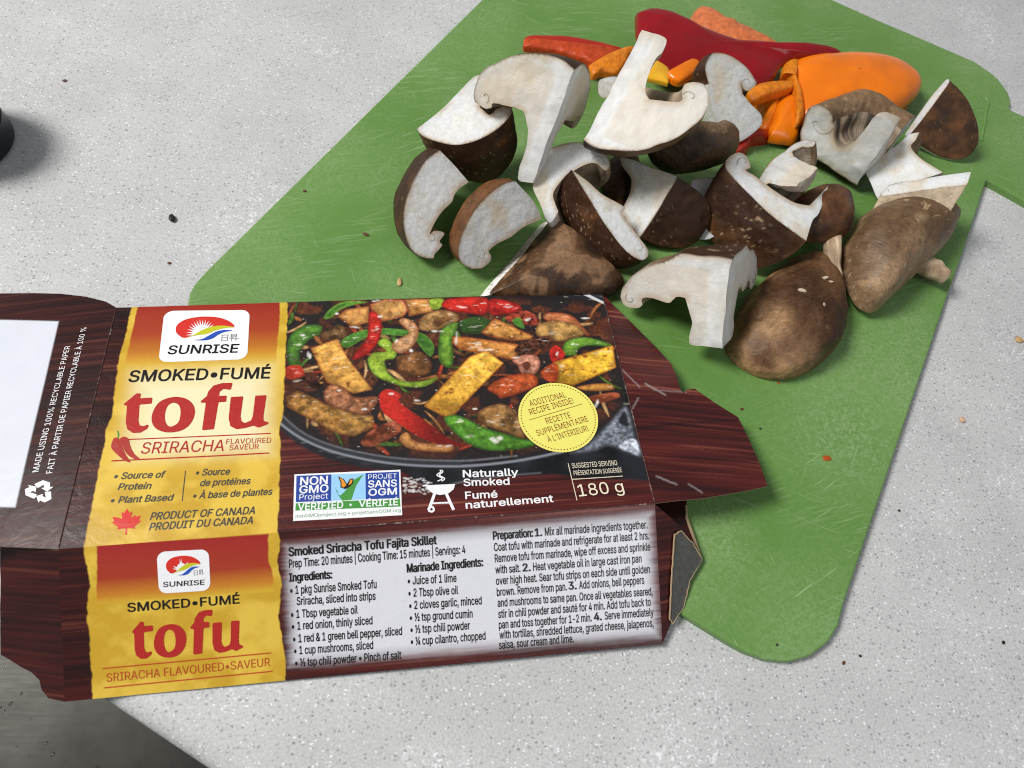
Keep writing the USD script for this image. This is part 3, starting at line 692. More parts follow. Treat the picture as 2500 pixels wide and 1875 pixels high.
for k in range(150):
    c_ = np.array([x0_ + rb.random() * (x1_ - x0_), y0_ + rb.random() * (y1_ - y0_)])
    if not shapely.contains_xy(ipoly, *c_):
        continue
    ln_, wd_, a_ = 1.2 + rb.random() * 3.6, 0.6 + rb.random() * 1.1, rb.random() * 3.14
    bend_ = (rb.random() - 0.5) * 1.6
    tq = np.linspace(-1, 1, 7)
    mid = np.stack([tq * ln_, bend_ * (tq ** 2 - 0.5)], -1)
    loop = np.vstack([mid + np.array([0, 1]) * (wd_ * np.sqrt(1 - 0.85 * tq ** 2))[:, None] * 0.5, (mid - np.array([0, 1]) * (wd_ * np.sqrt(1 - 0.85 * tq ** 2))[:, None] * 0.5)[::-1]])
    R_ = np.array([[math.cos(a_), -math.sin(a_)], [math.sin(a_), math.cos(a_)]])
    pc = [(0.28, 0.10, 0.03), (0.36, 0.17, 0.06), (0.20, 0.05, 0.02), (0.30, 0.04, 0.02), (0.14, 0.06, 0.025), (0.06, 0.13, 0.02), (0.42, 0.24, 0.10)][rb.integers(7)]
    q_ = c_ + loop @ R_.T
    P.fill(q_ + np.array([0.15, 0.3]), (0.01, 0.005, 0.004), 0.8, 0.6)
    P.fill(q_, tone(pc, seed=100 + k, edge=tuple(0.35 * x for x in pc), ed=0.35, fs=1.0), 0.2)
for pts, c_, kw in items:
    tofu = kw is not None and kw.get("spots")
    ring = Polygon(front.uv(K2(*pts))).buffer(-0.35).buffer(0.35) if tofu else None
    ring = np.array((ring if ring.geom_type == "Polygon" else max(ring.geoms, key=lambda q: q.area)).exterior.coords)[:-1] if tofu else fpoly(*pts, n=4)
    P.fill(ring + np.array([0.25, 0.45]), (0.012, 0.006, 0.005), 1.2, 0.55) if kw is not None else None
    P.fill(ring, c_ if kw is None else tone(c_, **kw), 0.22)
rngp = np.random.default_rng(8)
for (x, y, w_, h_) in [(560, 115, 40, 8), (370, 185, 22, 12), (880, 280, 60, 10), (1180, 855, 70, 35), (220, 400, 20, 40), (600, 200, 25, 14), (1010, 300, 16, 50), (690, 330, 14, 20), (760, 380, 30, 16), (1390, 215, 40, 14), (650, 620, 40, 10), (1120, 380, 90, 8), (1320, 425, 50, 8), (1560, 395, 14, 16), (1640, 350, 30, 10), (500, 700, 30, 10), (790, 655, 30, 8), (920, 900, 60, 6), (1770, 660, 22, 30), (1090, 700, 40, 6), (450, 260, 50, 6), (1000, 150, 60, 8), (1280, 150, 40, 8), (1660, 210, 60, 10), (150, 300, 40, 10), (380, 600, 20, 8)]:
    for _ in range(3):
        a = rngp.random(2) * [w_, h_]
        P.fill(fpoly((x + a[0], y + a[1]), (x + a[0] + w_ * .3, y + a[1] - h_ * .3), (x + a[0] + w_ * .5, y + a[1] + h_ * .1), (x + a[0] + w_ * .2, y + a[1] + h_ * .4), n=3), (0.78, 0.74, 0.68), 0.3, 0.6)
fine_ = n2(U / 0.55, V / 0.55, 77, 3); sauce = n2(U / 1.6, V / 1.1, 78, 3)
inside = shapely.contains_xy(Polygon(front.uv(K2(*inner_pan))).buffer(-0.5), U, V)
P.c[inside] = P.c[inside] * mix((0.78,) * 3, (1.18,) * 3, sm(0.28, 0.72, fine_))[inside]
P.c[inside] = mix(P.c[inside], np.array([0.030, 0.010, 0.006]), (0.45 * sm(0.66, 0.78, sauce))[inside])
P.c[inside] = mix(P.c[inside], np.array([0.70, 0.62, 0.52]), (0.5 * sm(0.80, 0.88, meshkit.noise(np.stack([U / 0.8, V / 0.5, U * 0 + .5], -1), 91)))[inside])
P.c[inside] = np.clip(P.c[inside] * 1.2, 0, 0.85)
# scuffed white patch where the print is worn off beside the label
for k in range(70):
    x, y = 735 + rngp.random() ** 1.4 * 150, 1075 + rngp.random() * 90
    w_ = 3 + rngp.random() * 8
    P.fill(fpoly((x, y), (x + w_ * 1.6, y - w_ * .4), (x + w_ * 2, y + w_ * .4), (x + w_ * .5, y + w_ * .6), n=2), (0.60, 0.58, 0.57), 0.16, 0.85)
P.fill(fpoly((1700, 62), (1722, 75), (1822, 125), (1822, 138), (1712, 88), sharp=True), (0.66, 0.66, 0.68), 0.15, 0.9)
strip = np.vstack([yl, yr[::-1]])
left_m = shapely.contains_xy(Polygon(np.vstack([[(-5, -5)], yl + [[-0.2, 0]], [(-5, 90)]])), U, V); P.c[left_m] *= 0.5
P.fill(strip, paper)
il = torn(front.uv(K1((900, 170), (868, 330), (815, 560))), 3, 0.25, 60)
ir = torn(front.uv(K1((1828, 140), (1830, 220), (1800, 560))), 4, 0.25, 60)
y0, y1 = front.uv(K1((1350, 175), (1350, 575)))[:, 1]
gradient_block(P, np.vstack([il, ir[::-1]]), y0, y1, [(0, (0.30, 0.022, 0.012)), (0.45, (0.36, 0.05, 0.015)), (0.8, (0.50, 0.19, 0.018)), (1.0, (0.60, 0.385, 0.035))])
cream = front.uv(K1((850, 610), (1790, 560), (1780, 1150), (780, 1200)))
SP = Polygon(strip).buffer(-0.15); shapely.prepare(SP)
keep = P.c.copy()
P.fill(cream, lambda u, v, d: mix((0.70, 0.46, 0.06), (0.79, 0.71, 0.44), sm(-3.5, 3.0, d)), soft=7.0)
out_ = ~shapely.contains_xy(SP, U, V); P.c[out_] = keep[out_]
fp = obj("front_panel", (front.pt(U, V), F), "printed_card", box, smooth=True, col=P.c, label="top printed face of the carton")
card_back(front, Polygon([(0, 0), (front.w, 0), (front.w, front.h), (0, front.h)]), "card_layer", fp, 2.6)

def rounded(panel, px, r):
    return Polygon(panel.uv(px)).buffer(-r, join_style="mitre").buffer(r)

def blob(panel, px, n=6):
    return Polygon(spline(panel.uv(px), n)).buffer(0)

def brand_logo(panel, parent, corners, r, to):
    """White rounded plate with the red sun, its rays, the two waves and the name."""
    printed(panel, parent, rounded(panel, corners, r), "ink_white", 0.00004, "logo_plate")
    sun = blob(panel, [to(*p) for p in [(1150, 345), (1158, 305), (1215, 268), (1320, 250), (1430, 256), (1505, 284), (1530, 318), (1450, 312), (1360, 330), (1290, 365), (1207, 389), (1165, 368)]])
    c = panel.uv([to(1318, 362)])[0]
    ex = panel.uv([to(1418, 357)])[0] - c; ey = panel.uv([to(1320, 262)])[0] - c
    pts = []
    for k in range(33):
        a = math.pi * (k / 32.0) * 1.06 - 0.05
        rr = 1.0 if k % 2 else 0.56
        pts.append(c + ex * math.cos(a) * rr * 1.05 + ey * math.sin(a) * rr)
    pts += [c - ex * 0.95 - ey * 0.22, c + ex * 0.6 - ey * 0.05]
    printed(panel, parent, sun.difference(Polygon(pts).buffer(0)), "ink_bright_red", 0.00008, "logo_sun")
    printed(panel, parent, blob(panel, [to(*p) for p in [(1205, 389), (1260, 372), (1320, 338), (1390, 314), (1460, 309), (1530, 319), (1470, 325), (1410, 340), (1350, 362), (1285, 372)]]), "ink_lime", 0.00009, "logo_wave")
    printed(panel, parent, blob(panel, [to(*p) for p in [(1268, 403), (1320, 396), (1370, 370), (1420, 345), (1470, 337), (1520, 341), (1470, 350), (1430, 366), (1390, 392), (1340, 405)]]), "ink_blue", 0.00009, "logo_wave")
    st = []
    for a, b in [((1452, 370), (1448, 408)), ((1490, 368), (1486, 405)), ((1452, 371), (1490, 369)), ((1450, 389), (1488, 387)), ((1448, 406), (1486, 404)),
                 ((1512, 366), (1511, 381)), ((1546, 364), (1545, 379)), ((1512, 366), (1546, 364)), ((1512, 373), (1546, 371)), ((1511, 381), (1545, 379)),
                 ((1502, 394), (1560, 391)), ((1525, 384), (1505, 388)), ((1517, 386), (1512, 408)), ((1542, 382), (1541, 408))]:
        st.append(LineString(panel.uv([to(*a), to(*b)])).buffer(0.10 * np.linalg.norm(ex) / 5.6))
    printed(panel, parent, shapely.union_all(st), "ink_charcoal", 0.00008, "lettering", 0.6)
    letters(panel, parent, "SUNRISE", to(1092, 495), to(1552, 484), 55 * np.linalg.norm(np.subtract(to(1418, 357), to(1318, 362))) / 100.1, "ink_black", True, 0.03)
    printed(panel, parent, Point(panel.uv([to(1566, 432)])[0]).buffer(0.09 * np.linalg.norm(ex) / 5.6 * 2), "ink_black", 0.00008, "lettering")

to1 = lambda x, y: tuple(K1((x, y))[0])
brand_logo(front, fp, K1((1072, 212), (1632, 205), (1615, 528), (1035, 548)), 2.6, to1)
letters(front, fp, "SMOKED\u2022FUM\u00c9", to1(835, 674), to1(1762, 650), 72, "ink_black", True) if False else None

def tofu_word(panel, parent, to):
    """The big brush-serif word, letter by letter (outlines in the 960 x 340 box of the front's word)."""
    def L(outer, holes=()):
        return Polygon(spline(panel.uv([to(*p) for p in outer]), 4), [spline(panel.uv([to(*p) for p in h]), 5) for h in holes]).buffer(0)
    def S(outer):
        return Polygon(panel.uv([to(*p) for p in outer])).buffer(0.35).buffer(-0.7).buffer(0.35)
    t = S([(800, 828), (893, 750), (922, 752), (915, 783), (996, 778), (992, 818), (912, 824), (905, 930), (912, 958), (935, 966), (978, 950), (962, 982), (918, 1008), (868, 1010), (832, 985), (822, 940), (830, 830)])
    o = L([(1130, 775), (1215, 785), (1265, 830), (1272, 890), (1240, 955), (1180, 995), (1095, 1006), (1025, 985), (992, 935), (1000, 870), (1045, 805)],
          [[(1133, 812), (1170, 830), (1180, 878), (1165, 940), (1115, 968), (1085, 945), (1078, 890), (1095, 835)]])
    f = S([(1300, 812), (1352, 768), (1360, 740), (1395, 700), (1450, 684), (1520, 682), (1508, 728), (1460, 722), (1436, 740), (1430, 768), (1482, 765), (1478, 806), (1428, 808), (1398, 985), (1320, 992), (1345, 812)])
    u = S([(1508, 775), (1590, 770), (1572, 900), (1578, 932), (1600, 945), (1640, 928), (1652, 900), (1668, 766), (1742, 762), (1722, 895), (1722, 930), (1755, 940), (1752, 952), (1690, 975), (1655, 962), (1600, 978), (1545, 985), (1505, 965), (1494, 915)])
    for gl in (t, o, f, u):
        printed(panel, parent, gl, "ink_red", 0.00007, "lettering", 1.0)

tofu_word(front, fp, to1)
letters(front, fp, "SMOKED\u2022FUM\u00c9", to1(835, 676), to1(1762, 652), 72 / 2.676, "ink_black", True)
rule(front, fp, K1((835, 1052), (1768, 1012)), 0.32, "ink_red")
rule(front, fp, K1((728, 1192), (1760, 1140)), 0.36, "ink_red")
letters(front, fp, "SRIRACHA", to1(917, 1146), to1(1460, 1126), 74 / 2.676, "ink_red", False, 0.05)
letters(front, fp, "FLAVOURED", to1(1476, 1083), to1(1770, 1073), 34 / 2.676, "ink_red")
letters(front, fp, "SAVEUR", to1(1497, 1122), to1(1688, 1114), 34 / 2.676, "ink_red")
for pts in ([(735, 1062), (752, 1040), (780, 1048), (797, 1090), (822, 1150), (852, 1200), (815, 1190), (765, 1150), (728, 1105)], [(785, 1048), (815, 1034), (842, 1052), (852, 1095), (880, 1148), (920, 1184), (880, 1180), (832, 1150), (800, 1092)]):
    printed(front, fp, blob(front, K1(*pts)), "ink_chili", 0.00008, "chili_print")
rule(front, fp, K1((772, 1042), (775, 1020), (768, 995)), 0.3, "ink_green", 0.00009)
for tx, a, b in (("\u2022 Source of", (740, 1312), (1070, 1300)), ("Protein", (768, 1382), (982, 1374)), ("\u2022 Plant Based", (718, 1470), (1125, 1450)), ("\u2022 Source", (1275, 1288), (1497, 1281)),
                 ("de prot\u00e9ines", (1303, 1357), (1632, 1342)), ("\u2022 \u00c0 base de plantes", (1257, 1440), (1775, 1412))):
    letters(front, fp, tx, to1(*a), to1(*b), 42 / 2.676, "ink_charcoal", True, 0.14)
rule(front, fp, K1((1212, 1255), (1190, 1455)), 0.22, "ink_charcoal")
for tx, a, b in (("PRODUCT OF CANADA", (978, 1578), (1665, 1537)), ("PRODUIT DU CANADA", (972, 1646), (1652, 1601))):
    letters(front, fp, tx, to1(*a), to1(*b), 47 / 2.676, "ink_charcoal", True, 0.14)
leaf = [(0, 1), (.13, .72), (.28, .8), (.22, .38), (.42, .58), (.47, .47), (.72, .52), (.62, .25), (.74, .18), (.42, -.12), (.46, -.28), (.04, -.22), (.05, -.62), (-.05, -.62), (-.04, -.22), (-.46, -.28), (-.42, -.12), (-.74, .18), (-.62, .25), (-.72, .52), (-.47, .47), (-.42, .58), (-.22, .38), (-.28, .8), (-.13, .72)]
mark(front, fp, [to1(826 + 130 * x + 4 * y, 1608 - 105 * y - 6 * x) for x, y in leaf], "ink_bright_red", name="maple_leaf_print")

# label of the certifier
to2 = lambda x, y: tuple(K2((x, y))[0])
mark(front, fp, K2((152, 1058), (724, 1033), (734, 1278), (145, 1310)), "ink_white", 0.00004, "label_print")
mark(front, fp, K2((163, 1066), (352, 1058), (350, 1201), (160, 1208)), "ink_navy", 0.00006)
mark(front, fp, K2((352, 1058), (536, 1051), (538, 1193), (350, 1201)), "ink_sky", 0.00006)
mark(front, fp, K2((536, 1051), (717, 1043), (720, 1186), (538, 1193)), "ink_navy", 0.00006)
mark(front, fp, K2((160, 1214), (722, 1188), (725, 1232), (157, 1254)), "ink_green", 0.00006)
mark(front, fp, K2((372, 1130), (400, 1172), (425, 1150), (460, 1095), (525, 1058), (485, 1120), (460, 1196), (410, 1200), (385, 1165)), "ink_green", 0.00008, "grass_print")
mark(front, fp, K2((388, 1068), (420, 1085), (436, 1110), (452, 1082), (472, 1080), (468, 1108), (447, 1128), (425, 1138), (400, 1128), (402, 1105)), "ink_black", 0.00010, "butterfly_print")
mark(front, fp, K2((396, 1076), (418, 1090), (433, 1116), (418, 1130), (406, 1122), (408, 1102)), "ink_orange", 0.00012, "butterfly_print")
mark(front, fp, K2((454, 1088), (466, 1086), (462, 1106), (444, 1118)), "ink_orange", 0.00012, "butterfly_print")
for tx, a, b, c, ikn, bd_ in (("NON", (182, 1117), (332, 1109), 42, "ink_white", True), ("GMO", (178, 1161), (335, 1153), 40, "ink_white", True), ("Project", (178, 1196), (333, 1188), 30, "ink_white", False),
                         ("PROJET", (550, 1084), (706, 1078), 25, "ink_white", False), ("SANS", (550, 1129), (706, 1122), 36, "ink_white", True), ("OGM", (552, 1174), (706, 1166), 36, "ink_white", True),
                         ("VERIFIED", (170, 1252), (415, 1240), 36, "ink_white", True), ("\u2605", (447, 1232), (465, 1231), 18, "ink_white", False), ("V\u00c9RIFI\u00c9", (500, 1234), (712, 1224), 34, "ink_white", True),
                         ("nonGMOproject.org \u2022 projetsansOGM.org", (158, 1293), (726, 1260), 18, "ink_grey_green", False)):
    letters(front, fp, tx, to2(*a), to2(*b), c / 2.212, ikn, bd_, off=0.00010)
# grill sign
mark(front, fp, K2((862, 1117), (1020, 1110), (1012, 1138), (985, 1160), (940, 1170), (900, 1160), (872, 1140)), "ink_white", 0.00006, "grill_print")
for ln, w in (([(910, 1160), (880, 1245)], 0.75), ([(970, 1158), (1012, 1250)], 0.75), ([(896, 1214), (998, 1210)], 0.45), ([(845, 1120), (870, 1118)], 0.35), ([(905, 1252), (895, 1260), (880, 1256), (876, 1244), (884, 1233), (898, 1234), (905, 1244), (905, 1252)], 0.5)):
    rule(front, fp, K2(*ln), w, "ink_white", 0.00007)
for dx in (0, 22):
    rule(front, fp, spline(K2((925 + dx, 1095), (950 + dx * .6, 1080), (922 + dx * .6, 1062), (942 + dx * .5, 1045), (938 + dx * .4, 1034)), 5, closed=False), 0.3, "ink_white", 0.00006)
for tx, a, b in (("Naturally", (1062, 1074), (1362, 1064)), ("Smoked", (1066, 1121), (1315, 1113)), ("Fum\u00e9", (1075, 1191), (1250, 1183)), ("naturellement", (1078, 1243), (1552, 1206))):
    letters(front, fp, tx, to2(*a), to2(*b), 38 / 2.212, "ink_white", True)
rule(front, fp, K2((1630, 998), (1678, 1198)), 0.2, "ink_cream")
rule(front, fp, K2((1650, 1085), (1925, 1067)), 0.2, "ink_cream")
letters(front, fp, "SUGGESTED SERVING", to2(1653, 1025), to2(1897, 1008), 27 / 2.212, "ink_cream")
letters(front, fp, "PR\u00c9SENTATION SUGG\u00c9R\u00c9E", to2(1662, 1064), to2(1922, 1046), 25 / 2.212, "ink_cream")
letters(front, fp, "180 g", to2(1690, 1178), to2(1935, 1152), 64 / 2.212, "ink_cream")
# round sticker print
cc = front.uv(K2((1577, 746)))[0]
rad = (np.linalg.norm(front.uv(K2((1790, 735)))[0] - cc) + np.linalg.norm(front.uv(K2((1585, 568)))[0] - cc)) / 2
stk = printed(front, fp, Point(cc).buffer(rad, 40), "ink_sticker", 0.00006, "round_label_print", 2.0)
printed(front, stk, shapely.union_all([Point(cc + rad * 0.93 * np.array([math.cos(a), math.sin(a)])).buffer(rad * 0.016, 4) for a in np.linspace(0, 2 * math.pi, 76, endpoint=False)]), "ink_brown", 0.00010, "dotted_ring_print", 1.0)
for tx, a, b, c in (("ADDITIONAL", (1428, 692), (1622, 641), 33), ("RECIPE INSIDE!", (1428, 738), (1664, 673), 33), ("RECETTE", (1516, 786), (1648, 753), 33), ("SUPPL\u00c9MENTAIRE", (1466, 852), (1742, 771), 33), ("\u00c0 L'INT\u00c9RIEUR!", (1525, 886), (1742, 823), 33)):
    letters(front, stk, tx, to2(*a), to2(*b), c / 2.212, "ink_brown", off=0.00010)
rule(front, stk, K2((1420, 765), (1706, 678)), 0.16, "ink_brown", 0.00010)

# ---- side sheet with the recipe
U, V, F = sheet_grid(side, STEP)
P = Paint(U, V, wood(U, V, 9))
white = side.uv(K4((92, 205), (1890, 45), (1928, 655), (112, 800)))
P.fill(white, lambda u, v, d: mix((0.10, 0.02, 0.015), (0.66, 0.66, 0.71), np.clip(sm(-1.6, 1.7, d + 1.5 * (n2(u / 12, v / 0.5, 5, 2) - 0.5) + 0.5 * (n2(u / 2, v / 2, 6, 2) - 0.5)), 0, 1)), soft=3.2)
yl = torn(side.uv(K3((500, 290), (515, 420), (540, 560), (522, 740), (535, 860), (545, 1000), (560, 1270))), 5)
yr = torn(side.uv(K3((1655, 200), (1680, 300), (1665, 420), (1690, 560), (1672, 740), (1690, 870), (1715, 1030), (1708, 1180))), 6)
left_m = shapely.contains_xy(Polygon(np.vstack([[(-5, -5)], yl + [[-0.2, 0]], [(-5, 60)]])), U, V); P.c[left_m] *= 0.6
P.fill(np.vstack([yl, yr[::-1]]), paper)
il = torn(side.uv(K3((580, 322), (582, 480), (580, 670))), 7, 0.2, 60)
ir = torn(side.uv(K3((1610, 255), (1612, 430), (1635, 480), (1640, 600))), 8, 0.25, 60)
y0, y1 = side.uv(K3((1100, 300), (1100, 640)))[:, 1]
gradient_block(P, np.vstack([il, ir[::-1]]), y0, y1, [(0, (0.32, 0.022, 0.02)), (0.55, (0.34, 0.04, 0.016)), (0.85, (0.52, 0.20, 0.02)), (1.0, (0.60, 0.385, 0.035))])
sp = obj("side_panel", (side.pt(U, V), F), "printed_card", box, smooth=True, col=P.c, label="long side of the carton with the printed recipe")
card_back(side, Polygon([(0, 0), (side.w, 0), (side.w, side.h), (0, side.h)]), "card_layer", sp, 2.6)
# the worn crease between the two sheets
crease = front.pt(np.linspace(57, front.w - 0.3, 60), np.full(60, front.h), 0.00002)
obj("crease", tube(crease, 0.0002, 6), "card_crease", box, smooth=60)

def to3b(x, y):
    """The front's logo and word, moved on to the side's own smaller ones."""
    return x, y
def affine_from(src, dst):
    A = np.array([[*s, 1] for s in src]); return np.linalg.lstsq(A, np.array(dst, float), rcond=None)[0]
Alogo = affine_from([(1072, 212), (1632, 205), (1615, 528), (1035, 548)], K3((942, 362), (1252, 346), (1262, 592), (955, 612)))
brand_logo(side, sp, K3((940, 362), (1252, 346), (1264, 593), (955, 613)), 1.9, lambda x, y: tuple(np.array([x, y, 1]) @ Alogo))
Aword = affine_from([(800, 828), (996, 778), (1510, 684), (1742, 762), (1755, 945), (868, 1010)], K3((772, 850), (934, 800), (1270, 712), (1430, 770), (1463, 930), (845, 1004)))
tofu_word(side, sp, lambda x, y: tuple(np.array([x, y, 1]) @ Aword))
to3 = lambda x, y: tuple(K3((x, y))[0])
to4 = lambda x, y: tuple(K4((x, y))[0])
letters(side, sp, "SMOKED\u2022FUM\u00c9", to3(765, 722), to3(1438, 670), 52 / 2.4575, "ink_black", True)
rule(side, sp, K3((617, 1062), (1627, 968)), 0.3, "ink_rust")
rule(side, sp, K3((622, 1178), (1635, 1078)), 0.3, "ink_rust")
letters(side, sp, "SRIRACHA FLAVOURED\u2022SAVEUR", to3(640, 1142), to3(1620, 1046), 50 / 2.4575, "ink_rust")
BOLD = {"Smoked Sriracha Tofu Fajita Skillet", "Ingredients:", "Marinade Ingredients:"}
for tx, a, b, c in (
        ("Smoked Sriracha Tofu Fajita Skillet", (110, 257), (835, 197), 42), ("Prep Time: 20 minutes | Cooking Time: 15 minutes | Servings: 4", (112, 314), (978, 242), 40),
        ("Ingredients:", (112, 382), (322, 365), 40), ("\u2022 1 pkg Sunrise Smoked Tofu", (118, 444), (542, 413), 40), ("Sriracha, sliced into strips", (150, 497), (537, 470), 39),
        ("\u2022 1 Tbsp vegetable oil", (122, 562), (449, 538), 39), ("\u2022 1 red onion, thinly sliced", (126, 620), (522, 590), 39), ("\u2022 1 red & 1 green bell pepper, sliced", (132, 682), (667, 642), 39),
        ("\u2022 1 cup mushrooms, sliced", (137, 740), (525, 711), 39), ("\u2022 \u00bd tsp chili powder \u2022 Pinch of salt", (142, 800), (663, 760), 39),
        ("Marinade Ingredients:", (690, 337), (1063, 305), 41), ("\u2022 Juice of 1 lime", (695, 397), (934, 382), 39), ("\u2022 2 Tbsp olive oil", (698, 457), (942, 442), 39), ("\u2022 2 cloves garlic, minced", (702, 518), (1058, 492), 39),
        ("\u2022 \u00bd tsp ground cumin", (705, 577), (1013, 557), 39), ("\u2022 \u00bd tsp chili powder", (708, 636), (1000, 615), 39), ("\u2022 \u00bc cup cilantro, chopped", (710, 695), (1077, 665), 39),
        ("Preparation:", (1113, 176), (1308, 161), 40), ("1.", (1318, 160), (1353, 157), 38), ("Mix all marinade ingredients together.", (1368, 156), (1872, 120), 38),
        ("Coat tofu with marinade and refrigerate for at least 2 hrs.", (1118, 232), (1880, 173), 38), ("Remove tofu from marinade, wipe off excess and sprinkle", (1122, 287), (1886, 228), 38),
        ("with salt.", (1125, 342), (1248, 333), 38), ("2.", (1258, 332), (1296, 329), 38), ("Heat vegetable oil in large cast iron pan", (1310, 328), (1843, 286), 38),
        ("over high heat. Sear tofu strips on each side until golden", (1128, 397), (1884, 338), 38), ("brown. Remove from pan.", (1132, 452), (1476, 424), 38), ("3.", (1484, 421), (1522, 418), 38), ("Add onions, bell peppers", (1536, 417), (1856, 392), 38),
        ("and mushrooms to same pan. Once all vegetables seared,", (1136, 505), (1897, 447), 38), ("stir in chili powder and saut\u00e9 for 4 min. Add tofu back to", (1139, 560), (1888, 499), 38),
        ("pan and toss together for 1-2 min.", (1142, 612), (1598, 576), 38), ("4.", (1608, 573), (1646, 570), 38), ("Serve immediately", (1662, 568), (1902, 549), 38),
        ("with tortillas, shredded lettuce, grated cheese, jalapenos,", (1145, 662), (1902, 602), 38), ("salsa, sour cream and lime.", (1143, 712), (1510, 679), 38)):
    hv = tx in BOLD or tx in ("1.", "2.", "3.", "4.", "Preparation:")
    letters(side, sp, tx, to4(*a), to4(*b), c / 2.011, "ink_black", True, heavy=0.12 if hv else 0.0)

# ---- flaps
class Flap(Panel):
    """A flat flap hinged on the edge a-b; c is a third point of its plane. u runs from a away from the hinge, v along it."""
    def __init__(self, a, b, c, seed=0, amp=0.0005, bow=0.0):
        a, b, c = (np.asarray(p, float) for p in (a, b, c))
        self.ev = nrm(b - a); w = c - a; self.eu = nrm(w - (w @ self.ev) * self.ev)
        self.a, self.w, self.h, self.seed, self.amp, self.bow = a, 60.0, np.linalg.norm(b - a) * 1000, seed, amp, bow
        self.n = nrm(np.cross(self.eu, self.ev)); self.n = self.n if self.n[2] > 0 else -self.n
    def wave(self, u, v):
        return (meshkit.noise(np.stack([u / 22, v / 22, np.full(np.shape(u), self.seed + 0.5)], -1), self.seed) - 0.5) * 2 * self.amp * sm(0, 10, np.abs(u)) + self.bow * (np.maximum(u, 0) / 40) ** 2
    def pt(self, u, v, off=0.0):
        u, v = np.asarray(u, float), np.asarray(v, float)
        return self.a + u[..., None] * 0.001 * self.eu + v[..., None] * 0.001 * self.ev + (self.wave(u, v) + off)[..., None] * self.n

def flap_sheet(fl, poly, name, seed, label=None, extra=None, step=0.28, along=0.0):
    p, f = fill(poly, step, step * 1.4)
    u, v = p[:, 0], p[:, 1]
    c, s = math.cos(along), math.sin(along)
    pt = Paint(u, v, wood(u * c + v * s, -u * s + v * c, seed))
    if extra:
        extra(pt)
    o = obj(name, (fl.pt(u, v), f), "printed_flap", box, smooth=True, col=pt.c, label=label)
    card_back(fl, poly.buffer(-0.02), "card_layer", o, 3.0, "card_edge")
    return o

K7 = lambda *p: np.array(p, float) / 2.5517 + [1400, 650]
fr = Flap(TRc, CRc, at(np.array([1871.0, 1187.0]), 0.0125), 11, 0.0015)
pr_ = fr.uv(K7((182, 205), (200, 188), (250, 245), (330, 320), (420, 410), (530, 520), (610, 610), (645, 700), (668, 775), (690, 790), (710, 768), (755, 762), (880, 850), (1025, 940), (1075, 1040), (1160, 1230), (1210, 1370), (1100, 1395), (960, 1420), (800, 1447), (640, 1460), (520, 1475)))
hinge = [tuple(x) for x in [(0.0, fr.h), (0.0, 0.0)]]
polyR = Polygon([*[tuple(q) for q in pr_], (0.0, fr.h), (0.0, 1.0)]).buffer(0)
def scuffs(P):
    for a, b, w in (((300, 640), (410, 750), .35), ((450, 735), (570, 800), .7), ((500, 770), (700, 785), .3), ((520, 1310), (640, 1358), .45), ((720, 1360), (800, 1408), .3), ((355, 910), (405, 820), .15)):
        q = fr.uv(K7(a, b)); n_ = 14
        q = np.array([q[0] * (1 - t) + q[1] * t for t in np.linspace(0, 1, n_)]) + (np.random.default_rng(int(a[0])).random((n_, 2)) - 0.5) * 0.25
        P.stroke(q, w * 0.6, (0.50, 0.44, 0.44), 0.35, 0.6)
    P.stroke(fr.uv(K7((340, 775), (500, 772), (690, 788))), 0.2, (0.02, 0.005, 0.005), 0.3, 0.7)
    P.stroke(fr.uv(K7((400, 1010), (700, 975), (1010, 960))), 1.0, (0.012, 0.004, 0.004), 0.8, 0.8)
flap_sheet(fr, polyR, "end_flap", 13, "torn dark red flap at the carton's right end", scuffs, 0.26, 0.10)
wornR = front.pt(np.full(50, front.w), np.linspace(1.5, front.h - 0.3, 50), 0.00005)
obj("crease", tube(wornR, 0.0002, 6), "card_crease", box, smooth=60)

flp = Flap(TLc, CLc, at(np.array([0.0, 1010.0]), 0.0085), 12, 0.0004, -0.0008)
lw = flp.uv(K1((760, 190), (690, 150), (560, 118), (400, 100), (230, 95), (0, 97)))
lb = flp.uv(K3((350, 340), (0, 330)))
umax = 62.0
polyL = Polygon([(0.0, flp.h), (0.0, 0.6), *[tuple(q) for q in lw], (umax, lw[-1][1] + (lw[-1][1] - lw[-2][1]) * 1.2), (umax, lb[1][1] + 0.6), tuple(lb[1])]).buffer(0)
def leftprint(P):
    w_ = flp.uv(K1((383, 280), (0, 270), (0, 1492), (100, 1495)))
    poly = [w_[0], w_[1] + (w_[1] - w_[0]) * 2.0, w_[2] + (w_[2] - w_[3]) * 7, w_[3]]
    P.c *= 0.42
    P.fill(poly, lambda u, v, d: mix((0.58, 0.60, 0.66), (0.64, 0.66, 0.72), n2(u / 9, v / 9, 3, 2)), 0.2)
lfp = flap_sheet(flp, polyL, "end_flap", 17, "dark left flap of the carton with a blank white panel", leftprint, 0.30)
letters(flp, lfp, "MADE USING 100% RECYCLABLE PAPER", to1(252, 1262), to1(460, 440), 36 / 2.676, "ink_white", off=0.00008)
letters(flp, lfp, "FAIT \u00c0 PARTIR DE PAPIER RECYCLABLE \u00c0 100 %", to1(342, 1270), to1(566, 320), 36 / 2.676, "ink_white", off=0.00008)
rc = np.array(to1(262, 1392))
